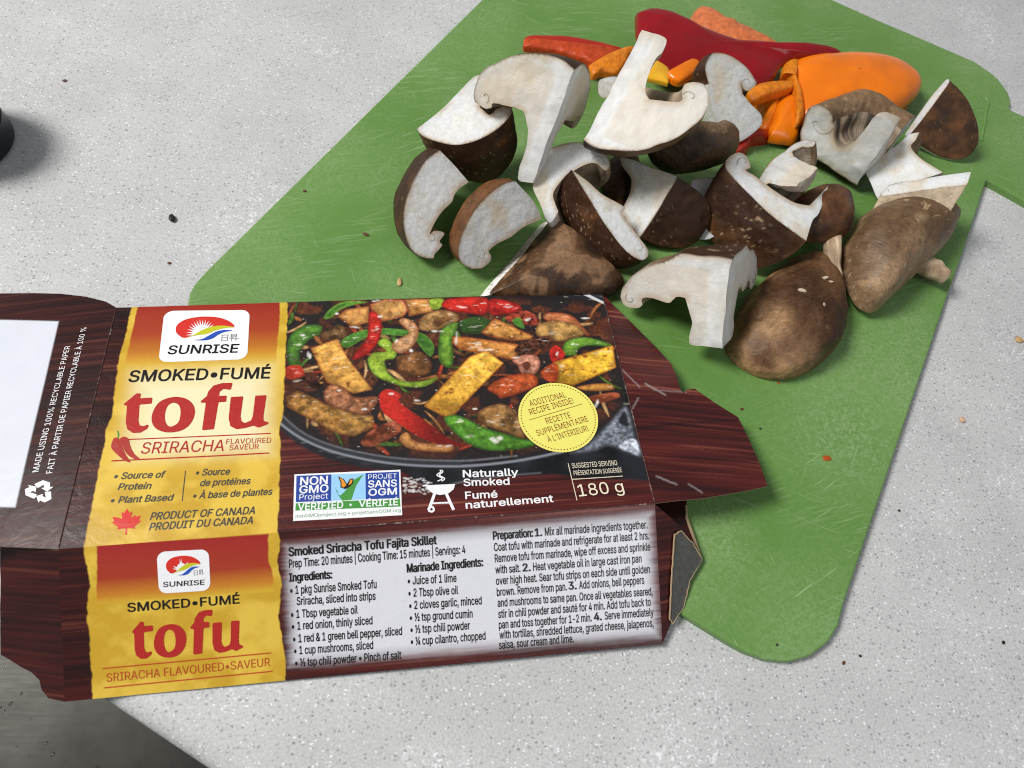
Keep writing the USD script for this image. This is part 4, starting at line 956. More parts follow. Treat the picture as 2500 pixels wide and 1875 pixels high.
for k in range(3):
    def rot(p, k=k):
        a = 2 * math.pi * k / 3 + 0.5
        x, y = p
        q = np.array([x * math.cos(a) - y * math.sin(a), x * math.sin(a) + y * math.cos(a)]) * 92 / 2.676
        return tuple(rc + np.array([q[0] * 1.08, q[1] * 0.82]))
    mark(flp, lfp, [rot(p) for p in [(-0.62, -0.38), (-0.30, -0.95), (0.22, -0.98), (0.40, -0.66), (0.58, -0.78), (0.42, -0.22), (-0.08, -0.30), (0.08, -0.42), (-0.06, -0.66), (-0.26, -0.20)]], "ink_white", 0.00008, "recycling_sign_print")
wornL = front.pt(np.full(50, 0.0), np.linspace(0.8, front.h - 0.3, 50), 0.00002)
obj("crease", tube(wornL, 0.0002, 6), "card_crease", box, smooth=60)

fs = Flap(CLc, BLc, at(np.array([0.0, 1460.0]), 0.0035), 14, 0.0003)
ls = fs.uv(K3((350, 345), (5, 335), (0, 700), (5, 980), (60, 1010), (120, 1050), (190, 1085), (235, 1130), (250, 1190), (290, 1240), (390, 1260)))
polyS = Polygon([(0.0, 0.3), *[tuple(q) for q in ls[1:-1]], (0.0, fs.h)]).buffer(0)
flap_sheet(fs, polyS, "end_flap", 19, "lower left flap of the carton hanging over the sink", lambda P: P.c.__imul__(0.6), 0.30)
wornS = side.pt(np.full(40, 0.0), np.linspace(0.5, side.h - 0.3, 40), 0.00002)

# right end of the side: red flap, its torn layer showing grey card, the back sheet and the dark inside
f2 = Flap(CRc, BRc, at(K4((2040, 330))[0], 0.0060), 15, 0.0003)
q = f2.uv(K4((1908, 22), (1960, 45), (2040, 115), (2088, 190), (2118, 270), (2070, 380), (2035, 500), (1988, 585), (1965, 640), (1950, 685)))
polyF = Polygon([(0.0, 0.2), *[tuple(x) for x in q[1:-1]], (0.0, f2.h - 0.2)]).buffer(0)
flap_sheet(f2, polyF, "end_flap", 23, "small red flap at the right end of the recipe side", None, 0.3)
q = f2.uv(K4((1995, 150), (2030, 132), (2085, 192), (2132, 272), (2072, 372), (2042, 500), (1986, 588), (1973, 560), (1978, 440), (1985, 300)))
pg = Polygon(q).buffer(0)
p_, ff = fill(pg, 1.2)
torn_o = obj("torn_layer", (f2.pt(p_[:, 0], p_[:, 1], 0.0004 + 0.0006 * n2(p_[:, 0] / 6, p_[:, 1] / 6, 3, 2)), ff), "card_grey", box, smooth=True, label="torn grey inner layer of card")
rim = np.array(pg.exterior.segmentize(1.0).coords)
rim = rim + (np.random.default_rng(4).random(rim.shape) - 0.5) * 0.3
obj("torn_edge", tube(f2.pt(rim[:, 0], rim[:, 1], 0.0006), 0.00022, 5), "card_edge", torn_o)
back_corners = [TLc * [1, 1, 0] + [0, 0, 0.0038], TRc * [1, 1, 0] + [0, -0.001, 0.0038], BRc * [1, 1, 0] + [-0.001, 0.006, 0.0036], BLc * [1, 1, 0] + [0, 0.008, 0.0036]]
back = Panel(*back_corners)
back.amp = 0.0
pb, fb = fill(Polygon([(0, 0), (back.w, 0), (back.w, back.h), (0, back.h)]), 6.0)
bp_ = obj("back_panel", (back.pt(pb[:, 0], pb[:, 1]), fb), "card_grey", box, label="grey inside of the carton's back")
bf = Flap(back_corners[1], back_corners[2], at(K4((2100, 200))[0], 0.0045), 16, 0.0003)
q = bf.uv(K4((1915, 5), (1990, -20), (2065, -45), (2062, 60), (2075, 110), (2105, 195), (2128, 270), (2090, 300), (1990, 160)))
flb = Polygon(q).buffer(0)
flap_sheet(bf, flb, "end_flap", 29, "dark back flap seen under the carton's right end", None, 0.4)
rim = np.array(LineString(bf.uv(K4((2058, 10), (2063, 70), (2078, 115), (2108, 200), (2132, 270)))).segmentize(1.0).coords)
obj("torn_edge", tube(bf.pt(rim[:, 0], rim[:, 1], 0.0003), 0.0004, 5), "card_edge", box)
# ------------------------------------------------------------------ shiitake pieces
def arc(c, r, a0, a1, n):
    a = np.radians(np.linspace(a0, a1, n))
    return np.stack([c[0] + r * np.cos(a), c[1] + r * np.sin(a)], -1)

def mushroom(name_label, px, up, x=None, y=None, R=150, span=90.0, H=0.5, L=0.6, rs=0.2, c=0.12, gz=0.0, lift=0.0, anchor=(0, 0, None), seed=1, bend=0.0, amp=0.12,
             dark=(0.036, 0.0125, 0.0042), tan=(0.15, 0.060, 0.020), tanness=0.35, specks=0.5, rag=0.0, zlo=None, patch=0.0, white=0.80, sq=1.0, gcol=(0.42, 0.32, 0.22), gdark=0.0, square=0.62, group=None, trace=None, fine=0.05):
    """A piece of a cap with its stem, cut along its axis: cap radius 1, axis z, cut faces at angle 0 and at span.
    up, x (or y) give the cap's axis and the first (or second) cut's direction in view terms (right, down, away)."""
    rng = np.random.default_rng(seed)
    # outline: skin over the dome and round the rolled rim, gills, stem
    t = np.linspace(0, math.pi / 2, 46)
    skin = np.stack([np.sin(t) ** 0.92, H * np.cos(t) ** square], -1)
    skin[0, 0] = 0
    rim = arc((1 - c, 0), c, 0, -150, 26)[1:]
    skin = np.vstack([skin, rim])
    g0 = rim[-1]
    gl = spline([g0, (g0[0] - 0.03, g0[1] + 0.06), (1 - 2.2 * c, gz * 0.8), ((1 - 2.2 * c) * 0.55 + rs * 0.45, gz + 0.04), (rs + 0.06, gz + 0.02), (rs, gz - 0.07)] if L > 0.12 else
                [g0, (g0[0] - 0.03, g0[1] + 0.06), (1 - 2.2 * c, gz * 0.8), (0.5, gz + 0.03), (0.25, gz + 0.02), (0.02, gz)], 9, closed=False)
    if rag:
        j = (meshkit.fbm(np.stack([np.arange(len(gl)) / 1.3, np.full(len(gl), seed + .5), np.zeros(len(gl))], -1), 3, seed) - 0.45) * rag
        j[:4] = 0
        gl = gl + np.stack([j * 0.4, j], -1)
    if L > 0.12:
        st = np.stack([np.interp(np.linspace(0, 1, 22), [0, 0.3, 0.85, 1], [rs, rs * 0.93, rs * 0.9, rs * 0.82]), np.linspace(gl[-1][1], -L, 22)], -1)[1:]
        st = np.vstack([st, np.stack([np.linspace(st[-1][0], 0, 7)[1:], np.full(6, -L) - 0.02 * np.sin(np.linspace(0, 3, 6))], -1)])
        st[-1, 0] = 0
    else:
        st = np.array([[0.0, gz]])
    outline = np.vstack([skin, gl[1:], st])
    body = Polygon(outline).buffer(0)
    # the roll of the rim shows on the cut as a thin spiral slit
    sp_a = np.linspace(200, -40, 44)
    sp_r = c * np.interp(np.linspace(0, 1, 44), [0, 0.06, 0.2, 0.6, 1], [1.15, 0.95, 0.72, 0.52, 0.16])
    sl = LineString([(1 - c + r * math.cos(math.radians(a)), r * math.sin(math.radians(a))) for a, r in zip(sp_a, sp_r)])
    slit = sl.buffer(0.0042, 3)
    cutp = body.difference(slit)
    if cutp.geom_type != "Polygon":
        cutp = max(cutp.geoms, key=lambda q: q.area)
    if trace is not None:
        K, ax, n_c, t_skin, t_gill, t_stem, spr = (trace[k] for k in ("K", "axis", "n", "skin", "gill", "stem", "curl"))
        P0 = ray(np.array(K(*ax[0])[0] if np.ndim(K(*ax[0])) > 1 else K(*ax[0])))
        n_c = nrm(n_c); nw = nrm(MW @ np.array([n_c[0], n_c[1], 0.0]) + n_c[2] * nrm(P0))
        unp = lambda pts: (lambda dd: dd * ((P0 @ nw) / (dd @ nw))[..., None])(ray(K(*pts)))
        top, bot = unp(ax)
        ez = nrm(top - bot)
        allp = np.vstack([unp(t_skin), unp(t_gill)])
        er = allp.mean(0) - top; er = nrm(er - (er @ ez) * ez)
        R0 = max((allp - top) @ er)
        rz = lambda pts: np.stack([np.maximum((unp(pts) - top) @ er, 0), (unp(pts) - top) @ ez], -1) / R0
        skin = spline(rz(t_skin), 7, closed=False); skin[0] = (0, 0)
        gl = spline(np.vstack([skin[-1:], rz(t_gill)]), 7, closed=False)
        st = np.vstack([spline(np.vstack([gl[-1:], rz(t_stem)]), 6, closed=False)[1:], [(0.0, rz(ax[1:])[0, 1])]])
        if rag:
            j = (meshkit.fbm(np.stack([np.arange(len(gl)) / 1.1, np.full(len(gl), seed + .5), np.zeros(len(gl))], -1), 3, seed) - 0.45) * rag
            j[:8] = 0
            gl = gl + np.stack([j * 0.5, j], -1)
            st[0] = st[0]
        body = Polygon(np.vstack([skin, gl[1:], st])).buffer(0)
        if body.geom_type != "Polygon":
            body = max(body.geoms, key=lambda q: q.area)
        c0 = rz([spr[0]])[0]; cr = spr[1] / 2500 * 2500 / FOC / np.linalg.norm(P0) / R0
        a_ = np.radians(np.linspace(spr[2], spr[3], 40)); r_s = cr * np.linspace(1.15, 0.18, 40)
        slit = LineString(np.stack([c0[0] + r_s * np.cos(a_), c0[1] + r_s * np.sin(a_)], -1)).buffer(0.0042, 3)
        cutp = body.difference(slit)
        if cutp.geom_type != "Polygon":
            cutp = max(cutp.geoms, key=lambda q: q.area)
        H, L, c = 0.0, 1.0, 0.12
        A_tr = np.stack([er, -nw, ez], 1)
    so = (np.array([seed * 3.17, seed * 1.91, seed * 5.3]) % 50)
    def deform(p):
        p = np.asarray(p, float)
        q = p * 1.25 + so
        dv = np.stack([meshkit.fbm(q + 11.3 * k, 2, seed + k) - 0.5 for k in range(3)], -1) * 2 * amp
        fn_ = np.stack([meshkit.fbm(p * 5.5 + so + 7.7 * k, 2, seed + 5 + k) - 0.5 for k in range(3)], -1) * fine
        o = p + dv + fn_
        o[..., 2] *= 1.0
        d = np.maximum(-p[..., 2], 0)
        ba = math.radians(span / 2)
        o[..., 0] += bend * d ** 2 * math.cos(ba); o[..., 1] += bend * d ** 2 * math.sin(ba)
        o[..., 1] *= sq
        return o
    def revolve(pts, nseg):
        a = np.radians(np.linspace(0, span, nseg + 1))
        P = np.stack([pts[None, :, 0] * np.cos(a)[:, None], pts[None, :, 0] * np.sin(a)[:, None], np.broadcast_to(pts[:, 1], (nseg + 1, len(pts)))], -1)
        idx = np.arange((nseg + 1) * len(pts)).reshape(nseg + 1, len(pts))
        A, B, C_, D = idx[:-1, :-1].ravel(), idx[:-1, 1:].ravel(), idx[1:, 1:].ravel(), idx[1:, :-1].ravel()
        arcl = np.concatenate([[0], np.cumsum(np.linalg.norm(np.diff(pts, axis=0), axis=1))])
        uv = np.stack([np.broadcast_to(a[:, None] * 0.9, P.shape[:2]), np.broadcast_to(arcl, P.shape[:2])], -1)
        return P.reshape(-1, 3), np.vstack([np.stack([A, B, C_], 1), np.stack([A, C_, D], 1)]), uv.reshape(-1, 2) * 0.6 + seed * 1.7
    nseg = max(24, int(span * 0.62))
    sP, sF, sU = revolve(skin, nseg)
    gP, gF, gU = revolve(gl, nseg)
    fp2, fF = fill(cutp, 0.024, 0.02)
    nrag = (meshkit.fbm(np.stack([fp2[:, 0] * 9, fp2[:, 1] * 9, np.full(len(fp2), seed + .5)], -1), 3, seed) - 0.5)
    def face(a):
        a = math.radians(a)
        return np.stack([fp2[:, 0] * math.cos(a), fp2[:, 0] * math.sin(a), fp2[:, 1]], -1)
    slp, slF = fill(slit.intersection(body).buffer(0.004), 0.03, 0.012)
    def slit_back(a, inn):
        a = math.radians(a); b = a + inn
        return np.stack([slp[:, 0] * math.cos(a) - inn * math.sin(a), slp[:, 0] * math.sin(a) + inn * math.cos(a), slp[:, 1]], -1)
    faces_ = [(face(0), fF), (face(span), fF[:, ::-1])]
    tP = None
    if len(st) > 1:
        tP, tF, tU = revolve(np.vstack([gl[-1:], st]), nseg)
    # colours
    def skin_col(P):
        q = P + so
        big = meshkit.fbm(q * 1.8, 3, seed + 20)
        radial = np.linalg.norm(P[:, :2], axis=1)
        tt = sm(0.30, 0.78, big + (tanness - 0.5) * 0.9 + 0.22 * (radial - 0.6))
        cl = mix(dark, tan, tt)
        low = sm(0.02, -c, P[:, 2])
        cl = mix(cl, np.array([0.30, 0.20, 0.11]), 0.55 * low)
        s1 = meshkit.noise(q * 17, seed + 31); s2 = meshkit.noise(q * 31, seed + 32); zone = meshkit.fbm(q * 2.2, 2, seed + 33)
        spk = np.maximum(sm(0.80, 0.9, s1), sm(0.84, 0.92, s2)) * sm(0.42, 0.6, zone) * specks
        cl = mix(cl, np.array([0.46, 0.33, 0.19]), np.clip(spk, 0, 1))
        if patch:
            pz = meshkit.fbm(q * 2.9, 3, seed + 40)
            cl = mix(cl, np.array([0.24, 0.13, 0.065]), patch * sm(0.55, 0.64, pz))
            cl = mix(cl, np.array([0.012, 0.005, 0.003]), patch * sm(0.44, 0.34, pz) * 0.7)
        return cl
    ds, dg = line_dist(fp2, skin), line_dist(fp2, gl)
    f3 = np.stack([fp2[:, 0], fp2[:, 1], np.zeros(len(fp2))], -1) + so
    fn, fn2 = meshkit.fbm(f3 * 3.1, 3, seed + 50), meshkit.fbm(f3 * 9.0, 3, seed + 51)
    fc = mix((white, white * 0.98, white * 0.945), (white * 0.94, white * 0.89, white * 0.80), sm(0.45, 0.75, fn))
    fc = mix(fc, np.array([0.60, 0.46, 0.27]), 0.55 * sm(0.64, 0.78, fn2) * sm(0.4, 0.7, fn))
    fc = mix(fc, np.array([0.52, 0.37, 0.22]), 0.75 * sm(0.06 + 0.05 * fn, 0.0, dg))
    fc = mix(fc, np.array([0.66, 0.53, 0.36]), 0.6 * sm(0.54, 0.70, meshkit.fbm(f3 * 1.7 + 31, 4, seed + 90)))
    fc = fc * (0.90 + 0.14 * sm(0.3, 0.7, meshkit.fbm(f3 * [24, 9, 1.0], 3, seed + 95)))[:, None]
    fc = mix(fc, np.array([0.64, 0.50, 0.33]), 0.55 * sm(0.07, 0.02, ds) * sm(-0.1, 0.1, fp2[:, 1] + 0.12))
    fc = mix(fc, np.array([0.10, 0.045, 0.02]), sm(0.020, 0.004, ds))
    lw_ = fp2[:, 1] < -0.12
    fc[lw_] = mix(fc[lw_], np.array([0.66, 0.56, 0.43]), 0.5 * sm(0.07, 0.0, rs - fp2[lw_, 0] + 0.0))
    def gill_col(P):
        r = np.linalg.norm(P[:, :2], axis=1)
        q = P + so
        k = meshkit.fbm(q * 3.0, 3, seed + 60)
        cl = mix(np.array(gcol) * 0.75, np.array(gcol) * 1.2, sm(0.3, 0.7, k))
        th = np.arctan2(P[:, 1], P[:, 0])
        st_ = meshkit.noise(np.stack([th * 16, r * 2.2, np.full(len(r), seed + .5)], -1), seed)
        return mix(cl, np.array([0.045, 0.03, 0.022]), gdark * sm(0.42, 0.62, st_) * sm(0.3, 0.6, r))
    # pose
    M3 = MW
    if trace is not None:
        A, anc = A_tr, deform(np.zeros((1, 3)))[0]
    else:
      upw = M3 @ nrm(up)
      if x is not None:
        xw = M3 @ np.asarray(x, float); xw = nrm(xw - (xw @ upw) * upw); yw = np.cross(upw, xw)
      else:
        yw = M3 @ np.asarray(y, float); yw = nrm(yw - (yw @ upw) * upw); xw = np.cross(yw, upw)
      A = np.stack([xw, yw, upw], 1)
      anc = np.array([anchor[0], anchor[1], H if anchor[2] is None else anchor[2]], float)
      anc = deform(anc[None])[0]
    slv = [slit_back(0, 0.006), slit_back(span, -0.006)]
    D = {"cap": deform(sP), "gills": deform(gP), "f0": deform(faces_[0][0]), "f1": deform(faces_[1][0])}
    if tP is not None:
        D["stem"] = deform(tP)
    allv = (np.vstack(list(D.values())) - anc) @ A.T
    d = P0 if trace is not None else ray(g(px))
    def solve(tt):
        s = R0 * tt if trace is not None else R * (2500 / 2212) * tt / FOC
        return CAM + d * tt, s
    lo, hi = 0.08, 0.6
    for _ in range(50):
        tt = (lo + hi) / 2
        p, s = solve(tt)
        if p[2] + s * allv[:, 2].min() > BOARD_Z + lift:
            lo = tt
        else:
            hi = tt
    p, s = solve(lo)
    W = lambda v: p + s * ((v - anc) @ A.T)
    origin = W(anc)
    o = thing("mushroom_piece", name_label, "mushroom piece", group or "cut shiitake pieces on the board", origin)
    obj("cap", (W(D["cap"]), sF), "mushroom_skin", o, smooth=True, col=skin_col(sP), uv=sU, loc=origin)
    k_ = 0.012 * nrag * s
    for nm, (pp, ff), sv in (("f0", faces_[0], slv[0]), ("f1", faces_[1], slv[1])):
        vv, f2_ = cat([(W(D[nm]), ff), (W(deform(sv)), slF)])
        obj("cut_face", (vv, f2_), "mushroom_flesh", o, smooth=True, col=np.vstack([fc, np.tile([0.60, 0.50, 0.37], (len(slp), 1))]), loc=origin)
    obj("gills", (W(D["gills"]), gF), "mushroom_gill", o, smooth=True, col=gill_col(gP), uv=gU, loc=origin)
    if tP is not None:
        sc = meshkit.fbm((tP + so) * [6, 6, 2.0], 3, seed + 70)
        obj("stem", (W(D["stem"]), tF), "mushroom_gill", o, smooth=True, col=mix((0.40, 0.31, 0.22), (0.66, 0.58, 0.48), sm(0.3, 0.7, sc)), uv=tU, loc=origin)
    # threads torn off the gills
    if rag and False:
        pass
    return o


KA = lambda *p: np.array(p, float) / 2.1916 + [879, 0]
KB = lambda *p: np.array(p, float) / 1.6978 + [1514, 0]
KC = lambda *p: np.array(p, float) * (2500 / 2212)

def skin_colour(q, dark, tan, tanness, specks, patch, seed, low=None):
    big = meshkit.fbm(q * 1.8, 3, seed + 20)
    cl = mix(dark, tan, sm(0.30, 0.78, big + (tanness - 0.5) * 0.9))
    s1 = meshkit.noise(q * 15, seed + 31); s2 = meshkit.noise(q * 29, seed + 32); zone = meshkit.fbm(q * 2.2, 2, seed + 33)
    spk = np.maximum(sm(0.80, 0.9, s1), sm(0.83, 0.92, s2)) * sm(0.40, 0.6, zone) * specks
    cl = mix(cl, np.array([0.46, 0.33, 0.19]), np.clip(spk, 0, 1))
    if patch:
        pz = meshkit.fbm(q * 2.3, 3, seed + 40); v_ = meshkit.noise(q * 9, seed + 41)
        cl = mix(cl, np.array([0.24, 0.135, 0.07]), patch * sm(0.55, 0.60, pz) * sm(0.12, 0.35, v_))
        cl = mix(cl, np.array([0.012, 0.005, 0.003]), patch * sm(0.46, 0.36, pz) * 0.75)
    return cl

def loft(label, name, category, K, ring, n, b, L, C=None, p=2.0, qexp=0.5, lift=0.0, curls=(), seed=1, mats=("mushroom_skin", "mushroom_gill", "mushroom_flesh"), parts=("cap", "gills", "cut_face"),
         dark=(0.036, 0.0125, 0.0042), tan=(0.15, 0.060, 0.020), tanness=0.35, specks=0.5, patch=0.0, white=0.80, gcol=(0.42, 0.32, 0.22), gdark=0.0, rough=0.012, strip=0.0, group=None, stem=None, rim_tan=0.0, grad=None, fibre=None, flakes=(), ns=34, step=0.02, bulge=0.0, gshrink=1.0):
    """A solid with one flat cut: its outline (picture points, grouped as skin s, gills g, flesh f) lies in a plane of normal n (view terms, or flat on the board);
    behind it sections shrink towards the centre C along b, over the length L (pixels of the 2500-wide photograph)."""
    rng = np.random.default_rng(seed)
    flat = isinstance(n, str)
    c2 = K(C)[0]
    P0 = ray(c2)
    view = lambda q: (lambda m: nrm(MW @ np.array([m[0], m[1], 0.0]) + m[2] * nrm(P0)))(nrm(q))     # relative to the line of sight through the piece
    nw = np.array([0, 0, 1.0]) if flat else view(n)
    pts2, cls = [], []
    for c_, pp in ring:
        q = spline(K(*pp), 7, closed=False)
        pts2.append(q); cls += [c_] * len(q)
    pts2 = np.vstack(pts2)
    keep = np.r_[True, np.linalg.norm(np.diff(pts2, axis=0), axis=1) > 0.2]
    pts2, cls = pts2[keep], np.array(cls)[keep]
    if np.linalg.norm(pts2[0] - pts2[-1]) < 0.5:
        pts2, cls = pts2[:-1], cls[:-1]
    # even spread round the outline
    closed = np.vstack([pts2, pts2[:1]]); sl = np.r_[0, np.cumsum(np.linalg.norm(np.diff(closed, axis=0), axis=1))]
    N = int(np.clip(sl[-1] / 4.2, 90, 300))
    tt = np.linspace(0, sl[-1], N, endpoint=False)
    ring2 = np.stack([np.interp(tt, sl, closed[:, k]) for k in (0, 1)], -1)
    rc = cls[np.clip(np.searchsorted(sl, tt, "right") - 1, 0, len(cls) - 1)]
    unp = lambda q: (lambda dd: dd * ((P0 @ nw) / (dd @ nw))[..., None])(ray(q))
    R3, C3 = unp(ring2), P0
    ex = nrm(unp(c2 + np.array([1.0, 0])) - C3); ey = np.cross(nw, ex)
    to2d = lambda v: np.stack([(v - C3) @ ex, (v - C3) @ ey], -1)
    to3d = lambda q: C3 + q[:, :1] * ex + q[:, 1:] * ey
    S = np.ptp(R3, axis=0).max()
    bw = np.array([0, 0, 1.0]) if (flat and b is None) else (MW @ nrm(b) if flat else view(b))
    dep = L / FOC
    ss = np.r_[0, np.linspace(0.02, 1, ns)]
    w = np.clip(1 - ss ** p, 0, 1) ** qexp
    w[-1] = 0.012
    V = np.array([C3 + (R3 - C3) * wi + bw * dep * si for si, wi in zip(ss, w)])
    so = np.array([seed * 3.17, seed * 1.91, seed * 5.3]) % 50
    nz = lambda v, f_, k: meshkit.fbm((v - C3) / S * f_ + so + k * 7.7, 3, seed + k) - 0.5
    amp = rough * S * 2
    bump_ = np.stack([nz(V, 3.5, k) for k in range(3)], -1) * amp * 1.6 + np.stack([nz(V, 11, 4 + k) for k in range(3)], -1) * amp * 0.6
    V = V + bump_ * np.minimum(1, ss * 6 + 0.12)[:, None, None]
    edge0 = V[0]
    # colours of the shell
    qn = (V - C3) / S * 2.0 + so
    sk = skin_colour(qn, dark, tan, tanness, specks, patch, seed)
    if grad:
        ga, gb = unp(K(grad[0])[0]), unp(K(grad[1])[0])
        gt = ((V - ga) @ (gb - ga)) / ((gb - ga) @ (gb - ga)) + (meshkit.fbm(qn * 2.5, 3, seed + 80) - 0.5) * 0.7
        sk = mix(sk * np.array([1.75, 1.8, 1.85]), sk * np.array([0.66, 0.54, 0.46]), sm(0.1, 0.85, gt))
    if rim_tan:
        sk = mix(sk, np.array(tan) * 1.35, rim_tan * sm(0.55, 0.0, ss)[:, None] * (0.5 + meshkit.noise(qn * 5, seed)))
    k_ = meshkit.fbm(qn * 3.0, 3, seed + 60)
    gc = mix(np.array(gcol) * 0.75, np.array(gcol) * 1.2, sm(0.3, 0.7, k_))
    lines = meshkit.noise(np.stack([np.broadcast_to(np.arange(N)[None] / N * 40, qn.shape[:2]), np.broadcast_to(ss[:, None] * 2, qn.shape[:2]), np.full(qn.shape[:2], seed + .5)], -1), seed)
    gc = mix(gc, np.array([0.045, 0.03, 0.022]), gdark * sm(0.42, 0.62, lines))
    wf = mix((white, white * 0.965, white * 0.91), (white * 0.92, white * 0.85, white * 0.74), sm(0.4, 0.75, meshkit.fbm(qn * 3.1, 3, seed + 50)))
    isg, isf = (rc == "g")[None, :], (rc == "f")[None, :]
    col = np.where(isg[..., None], gc, sk)
    if strip:
        isf = isf & (ss[:, None] <= strip)
    col = np.where(isf[..., None], wf, col)
    idx = np.arange((ns + 1) * N).reshape(ns + 1, N)
    a = idx[:-1]; a2 = np.roll(a, -1, 1); d_, d2 = idx[1:], np.roll(idx[1:], -1, 1)
    shell = np.stack([np.stack([a, a2, d2], -1), np.stack([a, d2, d_], -1)], 2).reshape(ns, N, 2, 3)
    uvu = np.broadcast_to(np.minimum(np.arange(N), N - np.arange(N))[None] / N * 5.2, (ns + 1, N)); uv = np.stack([uvu, np.broadcast_to(ss[:, None] * 0.7, (ns + 1, N))], -1) + seed * 1.7
    if flat:
        fd = nrm(unp(c2 + np.array(fibre or (0.7, 0.6)) * 10) - C3); fp_ = np.cross(nw, fd)
        uv = np.stack([((V - C3) @ fp_) / S * 1.3, ((V - C3) @ fd) / S * 1.3 - V[..., 2] / S * 0.6], -1) + seed * 1.7
    # the cut
    e2 = to2d(edge0); poly = Polygon(e2).buffer(0)
    if poly.geom_type != "Polygon":
        poly = max(poly.geoms, key=lambda q: q.area)
    slits = []
    for (cx, cy, r, a0, a1) in curls:
        cc = K((cx, cy))[0]
        an = np.radians(np.linspace(a0, a1, 40)); rr = r * np.linspace(1.1, 0.2, 40)
        ln = np.stack([cc[0] + rr * np.cos(an), cc[1] - rr * np.sin(an)], -1)
        slits.append(LineString(to2d(unp(ln))).buffer(S * 0.0028, 3))
    cut = poly
    if slits:
        su = shapely.union_all(slits).intersection(poly)
        cut = poly.difference(su)
        if cut.geom_type != "Polygon":
            cut = max(cut.geoms, key=lambda q: q.area)
    f2, ff = fill(cut, S * step, S * 0.016)
    skin_line = None
    rel = (meshkit.fbm(np.stack([f2[:, 0] / S * 9, f2[:, 1] / S * 9, np.full(len(f2), seed + .5)], -1), 4, seed) - 0.5)
    dd = line_dist(f2, np.vstack([e2, e2[:1]]))
    fv = to3d(f2) + nw * (rel * sm(0, 0.05, dd / S) * S * 0.018)[:, None]
    def dist_cls(cname):
        m = rc == cname
        if not m.any():
            return np.full(len(f2), 9.0)
        best = np.full(len(f2), 9e9)
        k = np.nonzero(m)[0]
        for i in k:
            best = np.minimum(best, np.linalg.norm(f2 - e2[i], axis=1))
        return best / S
    ds, dg = dist_cls("s"), dist_cls("g")
    fq = np.stack([f2[:, 0] / S, f2[:, 1] / S, np.zeros(len(f2))], -1) * 2 + so
    fn, fn2 = meshkit.fbm(fq * 3.1, 3, seed + 50), meshkit.fbm(fq * 9, 3, seed + 51)
    fc = mix((white, white * 0.98, white * 0.945), (white * 0.94, white * 0.89, white * 0.80), sm(0.45, 0.75, fn))
    fc = mix(fc, np.array([0.60, 0.46, 0.27]), 0.5 * sm(0.66, 0.8, fn2) * sm(0.4, 0.7, fn))
    fc = mix(fc, np.array([0.52, 0.37, 0.22]), 0.75 * sm(0.05 + 0.05 * fn, 0.0, dg))
    fc = mix(fc, np.array([0.66, 0.53, 0.36]), 0.6 * sm(0.54, 0.70, meshkit.fbm(fq * 1.7 + 31, 4, seed + 90)))
    fc = fc * (0.90 + 0.14 * sm(0.3, 0.7, meshkit.fbm(fq * [22, 22, 1.0], 3, seed + 95)))[:, None]
    fc = mix(fc, np.array([0.62, 0.46, 0.28]), 0.6 * sm(0.05, 0.012, ds) * sm(0.25, 0.6, fn))
    fc = mix(fc, np.array([0.10, 0.045, 0.02]), sm(0.016, 0.004, ds))
    # resting height along the view ray
    allz = np.concatenate([V.reshape(-1, 3), fv])[:, 2].min()
    lo, hi = 0.05, 0.8
    for _ in range(50):
        t = (lo + hi) / 2
        if CAM[2] + allz * t > BOARD_Z + lift:
            lo = t
        else:
            hi = t
    t = lo
    W = lambda v: CAM + v * t
    org = W(C3 + bw * dep * 0.3)
    o = thing(name, label, category, group, org)
    V_ = W(V.reshape(-1, 3)); colr = col.reshape(-1, 3); uvr = uv.reshape(-1, 2)
    rcn = rc.copy()
    for cname, pname, mt in (("s", parts[0], mats[0]), ("g", parts[1], mats[1])):
        m = (rcn == cname) if cname == "g" else (rcn != "g")
        if strip == 0 and cname == "s":
            m = rcn == "s"
        if not m.any():
            continue
        F_ = shell[:, m].reshape(-1, 3)
        us, inv = np.unique(F_, return_inverse=True)
        obj(pname, (V_[us], inv.reshape(-1, 3)), mt, o, smooth=True, col=colr[us], uv=uvr[us], loc=org)
    if strip == 0 and (rcn == "f").any():
        F_ = shell[:, rcn == "f"].reshape(-1, 3)
        us, inv = np.unique(F_, return_inverse=True)
        obj("cut_face", (V_[us], inv.reshape(-1, 3)), mats[2], o, smooth=True, col=colr[us], loc=org)
    vv, f_all, cc_ = W(fv), ff, fc
    if slits:
        sp_, sf_ = fill(su.buffer(S * 0.003) if su.geom_type == "Polygon" else max(su.geoms, key=lambda q: q.area).buffer(S * 0.003), S * 0.03, S * 0.01)
        vv, f_all = cat([(vv, ff), (W(to3d(sp_) - nw * S * 0.005), sf_)])
        cc_ = np.vstack([fc, np.tile([0.60, 0.50, 0.37], (len(sp_), 1))])
    obj(parts[2], (vv, f_all), mats[2], o, smooth=True, col=cc_, loc=org)
    for (fx, fy, fw, fh, fa) in flakes:
        tgt = K((fx, fy))[0]
        pr2 = proj(V_); near = np.argsort(np.linalg.norm(pr2 - tgt, axis=1))[:6]
        q0 = V_[near].mean(0); up_ = nrm(CAM - q0)
        k = np.linalg.norm(CAM - q0) / FOC / 1.7
        sph = trimesh.creation.icosphere(2, 1.0); sv = np.array(sph.vertices)
        sv = sv * (1 + 0.5 * (meshkit.fbm(sv * 2.3 + fx, 2, 3)[:, None] - 0.5))
        e1_ = nrm(np.cross(up_, [math.sin(fa), math.cos(fa), 0.1])); e2_ = np.cross(up_, e1_)
